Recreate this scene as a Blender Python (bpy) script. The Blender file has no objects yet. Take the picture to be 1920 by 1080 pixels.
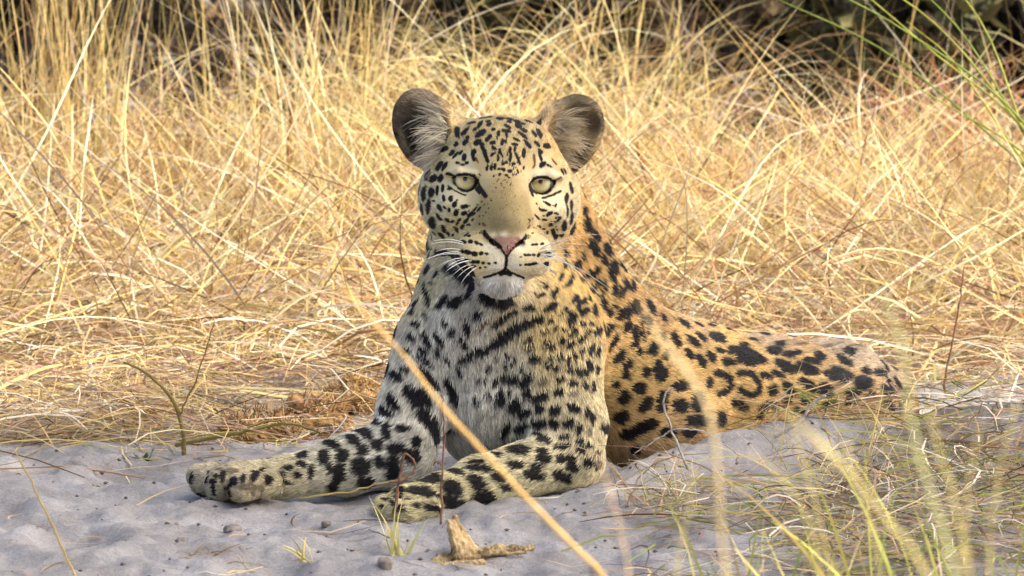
import bpy, bmesh, math, random
import numpy as np
from mathutils import Vector, Matrix
from mathutils.bvhtree import BVHTree

random.seed(7)
rng = np.random.default_rng(7)
scene = bpy.context.scene
COL = scene.collection

# ------------------------------------------------------------------ camera
PITCH = math.radians(7.5)
DIST = 14.0
S = 0.000625                      # metres per photo pixel at the leopard
CENTRE = Vector((0, 0, 0.239))
FWD = Vector((0, math.cos(PITCH), -math.sin(PITCH)))
UP = Vector((0, math.sin(PITCH), math.cos(PITCH)))
CAMPOS = CENTRE - FWD * DIST
cam_d = bpy.data.cameras.new("camera")
cam_d.sensor_width = 36
cam_d.lens = 36 * DIST / (1920 * S)
cam_d.clip_start = 0.5
cam_d.clip_end = 3000
cam_d.dof.use_dof = True
cam_d.dof.focus_distance = DIST
cam_d.dof.aperture_fstop = 16.0
cam = bpy.data.objects.new("camera", cam_d)
cam.location = CAMPOS
cam.rotation_euler = (math.pi / 2 - PITCH, 0, 0)
COL.objects.link(cam)
scene.camera = cam

# ------------------------------------------------------------------ light
SUN_EL, SUN_AZ = math.radians(50), math.radians(98)   # azimuth clockwise from +Y
SUN_DIR = Vector((math.sin(SUN_AZ) * math.cos(SUN_EL), math.cos(SUN_AZ) * math.cos(SUN_EL), math.sin(SUN_EL)))
world = bpy.data.worlds.new("World")
scene.world = world
world.use_nodes = True
wn = world.node_tree
sky = wn.nodes.new("ShaderNodeTexSky")
sky.sky_type = 'NISHITA'
sky.sun_disc = False
sky.sun_elevation = SUN_EL
sky.sun_rotation = SUN_AZ
sky.air_density = 0.6
sky.dust_density = 5.0
sky.ozone_density = 0.8
bg = wn.nodes["Background"]
bg.inputs["Strength"].default_value = 0.15
wn.links.new(sky.outputs[0], bg.inputs[0])
sun_d = bpy.data.lights.new("sun", 'SUN')
sun_d.energy = 2.0
sun_d.angle = math.radians(0.53)
sun_d.color = (1.0, 0.95, 0.80)
sun = bpy.data.objects.new("sun", sun_d)
sun.rotation_euler = SUN_DIR.to_track_quat('Z', 'Y').to_euler()
sun.location = (0, 0, 20)
COL.objects.link(sun)

scene.view_settings.view_transform = 'Standard'
scene.view_settings.look = 'None'
scene.view_settings.exposure = 1.7
scene.view_settings.gamma = 1.0
scene.cycles.max_bounces = 6
scene.cycles.diffuse_bounces = 3
scene.cycles.transparent_max_bounces = 6
scene.cycles.caustics_reflective = False
scene.cycles.caustics_refractive = False
scene.cycles.use_denoising = True

# ------------------------------------------------------------------ helpers
def at(px, py, Y):
    """World point seen at photo position (px, py) that lies in the plane y = Y."""
    d = FWD * DIST + Vector((1, 0, 0)) * ((px - 960) * S) + UP * ((540 - py) * S)
    t = (Y - CAMPOS.y) / d.y
    return CAMPOS + d * t

def fr(Y):
    """Metres per photo pixel at depth Y."""
    return S * (Y - CAMPOS.y) / -CAMPOS.y

def tag(o, label=None, cat=None, group=None, kind=None):
    if label: o["label"] = label
    if cat: o["category"] = cat
    if group: o["group"] = group
    if kind: o["kind"] = kind
    return o

def link(name, data, mat=None, parent=None):
    o = bpy.data.objects.new(name, data)
    COL.objects.link(o)
    if mat is not None:
        data.materials.append(mat)
    if parent is not None:
        o.parent = parent
    return o

def mesh_np(name, verts, faces, smooth=True):
    """verts (n,3); faces (m,k) all of one size."""
    me = bpy.data.meshes.new(name)
    verts = np.ascontiguousarray(verts, dtype=np.float32)
    faces = np.ascontiguousarray(faces, dtype=np.int32)
    m, k = faces.shape
    me.vertices.add(len(verts)); me.vertices.foreach_set("co", verts.ravel())
    me.loops.add(m * k); me.loops.foreach_set("vertex_index", faces.ravel())
    me.polygons.add(m)
    me.polygons.foreach_set("loop_start", np.arange(0, m * k, k, dtype=np.int32))
    me.polygons.foreach_set("use_smooth", np.full(m, smooth, dtype=bool))
    me.update(calc_edges=True)
    me.validate()
    return me

def vcol(me, name, cols):
    a = me.attributes.new(name, 'FLOAT_COLOR', 'POINT')
    c = np.ones((len(cols), 4), np.float32); c[:, :cols.shape[1]] = cols
    a.data.foreach_set("color", c.ravel())

def new_mat(name):
    m = bpy.data.materials.new(name)
    m.use_nodes = True
    nt = m.node_tree
    return m, nt, nt.nodes["Principled BSDF"]

def srgb(r, g, b):
    f = lambda c: (c / 255 / 12.92) if c / 255 <= 0.04045 else ((c / 255 + 0.055) / 1.055) ** 2.4
    return np.array([f(r), f(g), f(b)], np.float32)
# ------------------------------------------------------------------ ground
_lat = np.random.default_rng(11).random((256, 256))
def noise2(x, y):
    xi, yi = np.floor(x).astype(int), np.floor(y).astype(int)
    fx, fy = x - xi, y - yi
    fx, fy = fx * fx * (3 - 2 * fx), fy * fy * (3 - 2 * fy)
    g = lambda i, j: _lat[i & 255, j & 255]
    return (g(xi, yi) * (1 - fx) + g(xi + 1, yi) * fx) * (1 - fy) + (g(xi, yi + 1) * (1 - fx) + g(xi + 1, yi + 1) * fx) * fy - 0.5
def fbm(x, y, o=4):
    r = 0
    for i in range(o):
        r = r + noise2(x * 2 ** i + 17 * i, y * 2 ** i + 31 * i) / 2 ** i
    return r
_CX = np.array([-.9, -.20, .0, .10, .131, .215, .31, .47, .6, 1.2, 3.0])          # ridge crest: x, y, z
_CY = np.array([-.16, -.16, -.12, -.06, .0, .06, .14, .25, .30, .34, .4])
_CZ = np.array([.0, .002, .012, .024, .034, .056, .070, .064, .060, .05, .0])
def ground_z(x, y, fine=True):
    x = np.asarray(x, float); y = np.asarray(y, float)
    cy, cz = np.interp(x, _CX, _CY), np.interp(x, _CX, _CZ)
    d = y - cy
    w = np.where(d < 0, 0.17, 0.15)
    z = cz * np.exp(-(d / w) ** 2)
    # the hollow the animal lies in
    z = z - 0.052 * np.exp(-(((x - .24) / .30) ** 2 + ((y - .46) / .26) ** 2))
    z = z - 0.012 * np.exp(-(((x + .08) / .22) ** 2 + ((y - .02) / .12) ** 2))
    far = np.clip((np.hypot(x, y) - 3) / 8, 0, 1)
    z = z + 0.05 * fbm(x * .8 + 3, y * .8 + 5, 3) * np.clip((np.abs(y - .1) - .35) / .5, 0, 1) * (1 + 4 * far)
    if fine:
        z = z + 0.020 * fbm(x * 7, y * 7, 3) + 0.013 * np.abs(fbm(x * 20 + 9, y * 20, 3)) - 0.003
        z = z + 0.0055 * fbm(x * 60, y * 60, 3)
        for fx, fy, fr_, fd in ((-.50, -.42, .055, .016), (-.28, -.60, .05, .014), (-.62, -.16, .06, .014), (-.10, -.42, .045, .010), (-.42, -.22, .04, .009), (.10, -.60, .05, .012), (-.66, -.62, .06, .014), (-.46, .10, .05, .010), (.02, -.30, .035, .007), (-.22, -.36, .035, .008)):
            q = np.hypot(x - fx, (y - fy) * .6) / fr_            # old tracks: a dent with a pushed-up rim
            z = z + fd * (.55 * np.exp(-((q - 1.25) / .35) ** 2) - np.exp(-q ** 3))
    return z
def axis(a0, a1, step, lim):
    c = list(np.arange(a0, a1 + 1e-9, step))
    s = step
    while c[-1] < lim: s *= 1.22; c.append(c[-1] + s)
    s = step; pre = []
    v = a0
    while v > -lim: s *= 1.22; v -= s; pre.append(v)
    return np.array(pre[::-1] + c)
gx, gy = axis(-.72, .78, .006, 600), axis(-.85, 1.0, .008, 600)
GX, GY = np.meshgrid(gx, gy, indexing='ij')
GZ = ground_z(GX, GY)
ii = np.arange(GX.size).reshape(GX.shape)
gf = np.stack([ii[:-1, :-1].ravel(), ii[1:, :-1].ravel(), ii[1:, 1:].ravel(), ii[:-1, 1:].ravel()], 1)
gm, nt, b = new_mat("sand")
N, L = nt.nodes, nt.links
tc = N.new("ShaderNodeTexCoord")
n1 = N.new("ShaderNodeTexNoise"); n1.inputs["Scale"].default_value = 9; n1.inputs["Detail"].default_value = 8; n1.inputs["Roughness"].default_value = .65
n2 = N.new("ShaderNodeTexNoise"); n2.inputs["Scale"].default_value = 330; n2.inputs["Detail"].default_value = 6; n2.inputs["Roughness"].default_value = .8
n3 = N.new("ShaderNodeTexVoronoi"); n3.inputs["Scale"].default_value = 130
for n_ in (n1, n2, n3): L.new(tc.outputs["Object"], n_.inputs["Vector"])
cr = N.new("ShaderNodeValToRGB"); L.new(n1.outputs["Fac"], cr.inputs[0])
e = cr.color_ramp.elements
e[0].position, e[0].color = .30, (.225, .210, .186, 1)
e[1].position, e[1].color = .68, (.415, .396, .362, 1)
mx = N.new("ShaderNodeMix"); mx.data_type = 'RGBA'; mx.blend_type = 'MULTIPLY'; mx.inputs[0].default_value = .7
cr2 = N.new("ShaderNodeValToRGB"); L.new(n2.outputs["Fac"], cr2.inputs[0])
cr2.color_ramp.elements[0].position = .33; cr2.color_ramp.elements[0].color = (.45, .42, .4, 1); cr2.color_ramp.elements[1].position = .6
L.new(cr.outputs[0], mx.inputs[6]); L.new(cr2.outputs[0], mx.inputs[7]); L.new(mx.outputs[2], b.inputs["Base Color"])
bp = N.new("ShaderNodeBump"); bp.inputs["Strength"].default_value = .5; bp.inputs["Distance"].default_value = .003
ad = N.new("ShaderNodeMath"); ad.operation = 'ADD'; L.new(n2.outputs["Fac"], ad.inputs[0]); L.new(n3.outputs["Distance"], ad.inputs[1])
L.new(ad.outputs[0], bp.inputs["Height"]); L.new(bp.outputs[0], b.inputs["Normal"])
b.inputs["Roughness"].default_value = .95; b.inputs["Specular IOR Level"].default_value = .15
ground = link("ground", mesh_np("ground", np.stack([GX.ravel(), GY.ravel(), GZ.ravel()], 1), gf), gm)
tag(ground, kind="structure")
# ------------------------------------------------------------------ leopard: one signed distance field, meshed once
PRIMS = []   # dict(kind, ..., k, op, flow)
V = lambda v: np.array(v, np.float64)

def ell(c, r, R=None, k=0.02, op='u', flow=None, tag=''):
    PRIMS.append(dict(t='e', c=V(c), r=V(r), R=np.eye(3) if R is None else R, k=k, op=op, flow=flow, bc=V(c), br=float(max(r)), tag=tag))

def cap(a, b, ra, rb, k=0.02, op='u', flow=None, tag=''):
    a, b = V(a), V(b)
    PRIMS.append(dict(t='c', a=a, b=b, ra=ra, rb=rb, k=k, op=op, flow=(b - a) if flow is None else flow,
                      bc=(a + b) / 2, br=float(np.linalg.norm(b - a) / 2 + max(ra, rb)), tag=tag))

def prim_d(p, pts):
    if p['t'] == 'e':
        q = (pts - p['c']) @ p['R']          # R columns are the local axes
        u = q / p['r']
        k0 = np.sqrt((u * u).sum(1)) + 1e-9
        w = u / p['r']
        k1 = np.sqrt((w * w).sum(1)) + 1e-9
        return k0 * (k0 - 1) / k1
    ab = p['b'] - p['a']
    q = pts - p['a']
    t = np.clip(q @ ab / max(ab @ ab, 1e-12), 0, 1)
    return np.sqrt(((q - t[:, None] * ab) ** 2).sum(1)) - (p['ra'] + (p['rb'] - p['ra']) * t)

def _fold(prims, q):
    d = np.full(len(q), 0.5)
    for p in prims:
        e = prim_d(p, q)
        k = p['k']
        if p['op'] == 'u':
            h = np.clip(0.5 + 0.5 * (d - e) / k, 0, 1)
            d = d + (e - d) * h - k * h * (1 - h)
        else:
            h = np.clip(0.5 - 0.5 * (d + e) / k, 0, 1)
            d = d - (e + d) * h + k * h * (1 - h)
    return d

CELL = 0.05
def cells_of(pts):
    """Group points by coarse cell; yields (indices, primitives that matter there)."""
    c = np.floor(pts / CELL).astype(np.int64) + 4096
    key = (c[:, 0] << 28) | (c[:, 1] << 14) | c[:, 2]
    order = np.argsort(key, kind='stable')
    ks = key[order]
    cut = np.concatenate([[0], np.nonzero(np.diff(ks))[0] + 1, [len(ks)]])
    bc = np.array([p['bc'] for p in PRIMS]); br = np.array([p['br'] for p in PRIMS])
    for i in range(len(cut) - 1):
        idx = order[cut[i]:cut[i + 1]]
        mid = (c[idx[0]] - 4096 + 0.5) * CELL
        near = np.nonzero(np.linalg.norm(bc - mid, axis=1) < br + CELL * 0.87 + 0.03)[0]
        yield idx, [PRIMS[j] for j in near]

def sdf(pts, cull=True):
    if not cull:
        return _fold(PRIMS, pts)
    d = np.empty(len(pts))
    for idx, pr in cells_of(pts):
        d[idx] = _fold(pr, pts[idx])
    return d

_TET = np.array([[1, -1, -1], [-1, -1, 1], [-1, 1, -1], [1, 1, 1]], float)
def sdf_grad(pts, e=0.0006, also_d=False):
    g = np.empty((len(pts), 3)); d = np.empty(len(pts))
    for idx, pr in cells_of(pts):
        q = pts[idx]
        f = _fold(pr, (q[None] + _TET[:, None] * e).reshape(-1, 3)).reshape(4, -1)
        g[idx] = (f[:, :, None] * _TET[:, None]).sum(0)
        d[idx] = f.mean(0)
    g /= np.linalg.norm(g, axis=1, keepdims=True) + 1e-12
    return (g, d) if also_d else g

# ---- head frame, in photo pixels: x right, f out of the face, z up, origin between the eyes
HEAD_Y = 0.0
HEAD_O = np.array(at(944, 342, HEAD_Y))
_yaw, _roll, _pit = math.radians(5.5), math.radians(-2.0), math.radians(0)
_hx, _hf, _hz = np.array([1.0, 0, 0]), np.array(-FWD), np.array(UP)
def _rot(v, ax, a):
    return np.array(Matrix.Rotation(a, 3, Vector(ax)) @ Vector(v))
HX, HF, HZ = [_rot(_rot(v, _hz, _yaw), _hf, -_roll * -1 if False else _roll) for v in (_hx, _hf, _hz)]
HM = np.stack([HX, HF, HZ], 1)                # columns
def H(x, f, z):
    return HEAD_O + S * (HM @ np.array([x, f, z], float))
def to_head(p):
    return ((p - HEAD_O) @ HM) / S
def rotm(rx=0, rf=0, rz=0):
    return HM @ np.array((Matrix.Rotation(math.radians(rz), 3, 'Z') @ Matrix.Rotation(math.radians(rf), 3, 'Y') @ Matrix.Rotation(math.radians(rx), 3, 'X')))
def hell(c, r, k=14, op='u', rx=0, rf=0, rz=0, tag='head'):
    ell(H(*c), [S * v for v in r], rotm(rx, rf, rz), k * S, op, tag=tag)
def hcap(a, b, ra, rb, k=10, op='u', tag='head'):
    cap(H(*a), H(*b), ra * S, rb * S, k * S, op, tag=tag)
def P(px, py, Y, r=None):
    return np.array(at(px, py, Y))
def bcap(a, b, ra, rb, k=30, flow=None, tag='body'):
    cap(P(*a), P(*b), ra * fr(a[2]), rb * fr(b[2]), k * S, flow=flow, tag=tag)
def bell(c, r, k=30, rz=0, ry=0, flow=None, tag='body'):
    R = np.array(Matrix.Rotation(math.radians(rz), 3, 'Z') @ Matrix.Rotation(math.radians(ry), 3, 'Y'))
    ell(P(*c), [v * fr(c[2]) for v in r], R, k * S, flow=flow, tag=tag)

# ---- trunk
F_BACK = V((0.75, 0.6, -0.25))
bcap((1010, 640, .10), (1130, 650, .18), 122, 120, 40, F_BACK, 'flank')
bcap((1130, 655, .18), (1300, 728, .32), 118, 116, 40, F_BACK, 'flank')
bcap((1300, 728, .32), (1440, 747, .43), 116, 112, 40, F_BACK, 'flank')
bcap((1440, 747, .43), (1560, 758, .51), 112, 112, 40, F_BACK, 'flank')
bcap((1560, 758, .51), (1628, 768, .56), 112, 92, 40, F_BACK, 'flank')
bell((1235, 800, .22), (135, 120, 84), 50, 40, 0, F_BACK, 'flank')
bell((1590, 790, .42), (120, 70, 78), 40, 30, 0, F_BACK, 'flank')       # near thigh
bcap((1560, 830, .36), (1440, 850, .33), 45, 34, 30, None, 'leg')       # folded hind foot, behind the ridge
bcap((1640, 790, .62), (1500, 850, .72), 34, 26, 20, None, 'flank')     # tail, lying behind the body
bcap((1500, 850, .72), (1260, 850, .66), 26, 22, 12, None, 'flank')
# ---- neck and chest
bcap((945, 420, .075), (935, 610, .065), 108, 150, 50, V((0, .1, -1)), 'neck')
bcap((936, 478, .125), (935, 610, .09), 134, 152, 40, V((0, .1, -1)), 'neck')
bcap((1012, 372, .10), (1105, 575, .15), 74, 92, 40, V((.5, .5, -.8)), 'neck')
bcap((935, 610, .065), (940, 742, .04), 150, 112, 50, V((0, -.1, -1)), 'chest')
bell((930, 800, .09), (100, 110, 80), 40, 0, 0, V((0, -.1, -1)), 'chest')
# ---- near foreleg (on the right in the picture)
bcap((1040, 655, .03), (1058, 790, -.01), 86, 74, 70, None, 'shoulder')
bcap((1062, 800, -.02), (1070, 858, -.035), 70, 58, 30, None, 'leg')
bcap((1068, 855, -.035), (900, 905, -.115), 58, 44, 25, None, 'leg')
bcap((900, 905, -.115), (830, 926, -.155), 45, 36, 20, None, 'leg')
bcap((830, 926, -.155), (765, 944, -.19), 36, 34, 14, None, 'leg')
# ---- far foreleg
bcap((805, 650, .05), (778, 765, .02), 66, 66, 40, None, 'shoulder')
bcap((778, 765, .02), (748, 850, -.01), 64, 62, 18, None, 'leg')
bcap((748, 846, -.01), (650, 872, -.03), 66, 52, 18, None, 'leg')
bcap((650, 872, -.03), (540, 893, -.07), 52, 36, 20, None, 'leg')
bcap((540, 893, -.07), (465, 903, -.095), 36, 38, 16, None, 'leg')
FP = V((-1, -.35, -.05))
bell((440, 904, -.105), (52, 56, 36), 16, 18, 4, FP, 'paw')
TOES = [(374, 893, -.052, 23), (384, 902, -.090, 28), (412, 911, -.130, 29), (452, 914, -.158, 27)]
for px, py, yy, r in TOES:
    bcap((px + 60, py - 6, yy + .03), (px, py, yy), r * .7, r, 2.5, FP, 'paw')
    bcap((px + 26, py - 15, yy + .006), (px + 14, py - 9, yy), r * .55, r * .62, 8, FP, 'paw')      # knuckle
for px, py, yy, r in [(722, 948, -.175, 20), (722, 956, -.21, 22), (740, 961, -.235, 22), (768, 961, -.25, 20)]:
    bcap((px + 45, py - 6, yy + .012), (px, py, yy), r * .8, r, 2.5, FP, 'paw')
# ---- head
hell((0, -78, 33), (124, 112, 94), 20)
hell((0, -28, 62), (88, 52, 58), 24)
for s in (-1, 1):
    hell((s * 88, -74, -28), (65, 74, 78), 28)                # cheek
    hell((s * 74, -116, -96), (44, 52, 52), 30)               # ruff below the cheek
    hell((s * 46, -40, -112), (42, 58, 48), 24)               # jaw
    hell((s * 74, -22, 34), (46, 34, 24), 16, rf=s * 10)      # brow
    hell((s * 70, -4, -50), (46, 36, 30), 28)                 # below the eye
hcap((0, -2, 30), (0, 72, -78), 44, 36, 34)                    # nose bridge
hcap((0, 14, -50), (0, 50, -120), 62, 54, 34)
for s in (-1, 1):
    hell((s * 42, 58, -135), (50, 47, 45), 10)                # muzzle pads
    hell((s * 20, 86, -138), (24, 24, 30), 14)
hell((0, 50, -182), (40, 36, 32), 12)                         # chin
hell((0, 8, -168), (54, 48, 34), 18)
# nose leather
hell((0, 94, -104), (38, 19, 14), 8, tag='nose')
hell((0, 99, -118), (24, 15, 20), 8, tag='nose')
for s in (-1, 1):
    hell((s * 29, 90, -110), (13, 16, 13), 6, rf=s * 25, tag='nose')
    hcap((s * 14, 118, -122), (s * 26, 106, -114), 4, 5.5, 4, 's')        # nostril
    hcap((s * 26, 106, -114), (s * 40, 88, -101), 5, 3.5, 4, 's')
hcap((0, 112, -134), (0, 106, -162), 3, 3.5, 5, 's')          # philtrum
for s in (-1, 1):
    hcap((0, 108, -164), (s * 30, 94, -176), 3, 3.2, 6, 's')  # mouth line
    hcap((s * 30, 94, -176), (s * 56, 68, -179), 3.2, 3.5, 6, 's')
    hcap((s * 56, 68, -179), (s * 80, 28, -168), 3.5, 5, 8, 's')
# eye openings and lids
EYE_X = 71
for s in (-1, 1):
    hell((s * EYE_X, 12, -1), (27, 36, 20.5), 5, 's', rf=s * 9)
    hcap((s * (EYE_X - 28), 12, -2), (s * (EYE_X - 14), 23, 13), 4.5, 6.5, 7)
    hcap((s * (EYE_X - 14), 23, 13), (s * (EYE_X + 14), 19, 17), 6.5, 7.5, 7)
    hcap((s * (EYE_X + 14), 19, 17), (s * (EYE_X + 38), -4, 13), 7.5, 5, 7)
    hcap((s * (EYE_X - 26), 12, -10), (s * (EYE_X - 6), 15, -26), 4, 5, 8)
    hcap((s * (EYE_X - 6), 15, -26), (s * (EYE_X + 28), -2, -10), 5, 4, 8)
# ears
for s in (-1, 1):
    ex = 0 if s < 0 else 14
    hell((s * (145 - ex), -92, 98), (60, 34, 76), 16, rf=s * 30, rz=s * 24, tag='ear')
    hcap((s * 100, -95, 45), (s * (140 - ex), -95, 60), 40, 34, 14, tag='ear')
    hcap((s * 74, -100, 78), (s * (118 - ex), -98, 112), 34, 34, 22, tag='ear')
    hell((s * (150 - ex), -54, 100), (50, 38, 62), 7, 's', rf=s * 30, rz=s * 22, tag='ear')
    hell((s * (147 - ex), -66, 50), (22, 28, 34), 8, 's', rf=s * 10, rz=s * 20, tag='ear')

def surface_nets(h=0.0026):
    lo = np.min([p['bc'] - p['br'] for p in PRIMS if p['op'] == 'u'], 0) - 0.01
    hi = np.max([p['bc'] + p['br'] for p in PRIMS if p['op'] == 'u'], 0) + 0.01
    B = 8
    nb = np.ceil((hi - lo) / (h * B)).astype(int) + 1
    n = nb * B
    bi = np.stack(np.meshgrid(*[np.arange(k) for k in nb], indexing='ij'), -1).reshape(-1, 3)
    bd = sdf(lo + (bi * B + B / 2) * h, cull=False)
    val = np.ones(n, np.float32)
    sgn = np.where(bd < 0, -1, 1).astype(np.float32).reshape(nb)
    val = np.repeat(np.repeat(np.repeat(sgn, B, 0), B, 1), B, 2)
    act = bi[np.abs(bd) < h * B * 0.9 + 0.012]
    off = np.stack(np.meshgrid(*[np.arange(B)] * 3, indexing='ij'), -1).reshape(-1, 3)
    for s0 in range(0, len(act), 400):
        ii = (act[s0:s0 + 400, None, :] * B + off).reshape(-1, 3)
        val[ii[:, 0], ii[:, 1], ii[:, 2]] = sdf(lo + ii * h)
    neg = val < 0
    c = np.zeros(np.array(n) - 1, np.uint8)
    sl = lambda a, i, j, k: a[i:a.shape[0] - 1 + i, j:a.shape[1] - 1 + j, k:a.shape[2] - 1 + k]
    for i in (0, 1):
        for j in (0, 1):
            for k in (0, 1):
                c += sl(neg, i, j, k)
    cells = np.argwhere((c > 0) & (c < 8))
    cid = np.full(c.shape, -1, np.int32)
    cid[cells[:, 0], cells[:, 1], cells[:, 2]] = np.arange(len(cells))
    verts = lo + (cells + 0.5) * h
    quads = []
    for ax in range(3):
        a = [slice(None)] * 3; b = [slice(None)] * 3
        a[ax] = slice(0, -1); b[ax] = slice(1, None)
        n0, n1 = neg[tuple(a)], neg[tuple(b)]
        e = np.argwhere(n0 != n1)
        o1, o2 = (ax + 1) % 3, (ax + 2) % 3
        ok = (e[:, o1] > 0) & (e[:, o2] > 0) & (e[:, o1] < c.shape[o1]) & (e[:, o2] < c.shape[o2])
        e = e[ok]
        def cc(d1, d2):
            q = e.copy(); q[:, o1] -= d1; q[:, o2] -= d2
            return cid[q[:, 0], q[:, 1], q[:, 2]]
        q = np.stack([cc(0, 0), cc(1, 0), cc(1, 1), cc(0, 1)], 1)
        flip = ~n0[e[:, 0], e[:, 1], e[:, 2]]
        q[flip] = q[flip][:, ::-1]
        quads.append(q)
    return verts, np.concatenate(quads)

def project(v, it=2):
    for _ in range(it):
        g, d = sdf_grad(v, also_d=True)
        v = v - g * np.clip(d, -0.002, 0.002)[:, None]
    return v

import time
_t = time.time()
LV, LF = surface_nets()
LF = LF[(LF >= 0).all(1)]
LV = project(LV, 1)
# finer quads on the face: split every head quad in four and pull the new points onto the surface
def refine(v, f, mask):
    """Linear split of masked quads; the border keeps its quads, whose extra points sit on the shared edge."""
    e = np.sort(np.stack([f, np.roll(f, -1, 1)], -1).reshape(-1, 2), 1)
    key = e[:, 0].astype(np.int64) * len(v) + e[:, 1]
    fm = np.repeat(mask, 4)
    uk, inv = np.unique(key, return_inverse=True)
    used = np.zeros(len(uk), bool); used[inv[fm]] = True
    mid_id = np.full(len(uk), -1, np.int64)
    mid_id[used] = len(v) + np.arange(used.sum())
    ue = np.stack([uk // len(v), uk % len(v)], 1)[used]
    mids = (v[ue[:, 0]] + v[ue[:, 1]]) / 2
    fm_f = f[mask]
    cent = v[fm_f].mean(1)
    c0 = len(v) + used.sum()
    cid = c0 + np.arange(len(fm_f))
    em = mid_id[inv].reshape(-1, 4)
    m = em[mask]
    sub = np.concatenate([np.stack([fm_f[:, i], m[:, i], cid, m[:, i - 1]], 1) for i in range(4)])
    rest, rem = f[~mask], em[~mask]
    border = (rem >= 0).any(1)
    plain = rest[~border]
    poly = []
    for q, mm in zip(rest[border], rem[border]):
        pl = []
        for i in range(4):
            pl.append(q[i])
            if mm[i] >= 0: pl.append(mm[i])
        for i in range(1, len(pl) - 1):
            poly.append((pl[0], pl[i], pl[i + 1], pl[i + 1]))
    v2 = np.concatenate([v, mids, cent])
    return v2, np.concatenate([sub, plain]), np.array(poly, np.int64).reshape(-1, 4)
_hc = to_head(LV[LF].mean(1))
_hm = (np.abs(_hc[:, 0]) < 215) & (_hc[:, 1] > -70) & (_hc[:, 2] > -225) & (_hc[:, 2] < 190)
LV, LF, LT = refine(LV, LF, _hm)
LV = project(LV, 2)
LN = sdf_grad(LV)
print("leopard mesh", len(LV), len(LF), "t", round(time.time() - _t, 1))

def leopard_mesh():
    me = bpy.data.meshes.new("leopard_body")
    nv, nf, nt = len(LV), len(LF), len(LT)
    me.vertices.add(nv); me.vertices.foreach_set("co", LV.astype(np.float32).ravel())
    loops = np.concatenate([LF.ravel(), LT[:, :3].ravel()]).astype(np.int32)
    me.loops.add(len(loops)); me.loops.foreach_set("vertex_index", loops)
    me.polygons.add(nf + nt)
    me.polygons.foreach_set("loop_start", np.concatenate([np.arange(nf) * 4, nf * 4 + np.arange(nt) * 3]).astype(np.int32))
    me.polygons.foreach_set("use_smooth", np.ones(nf + nt, bool))
    me.update(calc_edges=True); me.validate()
    return me

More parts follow.
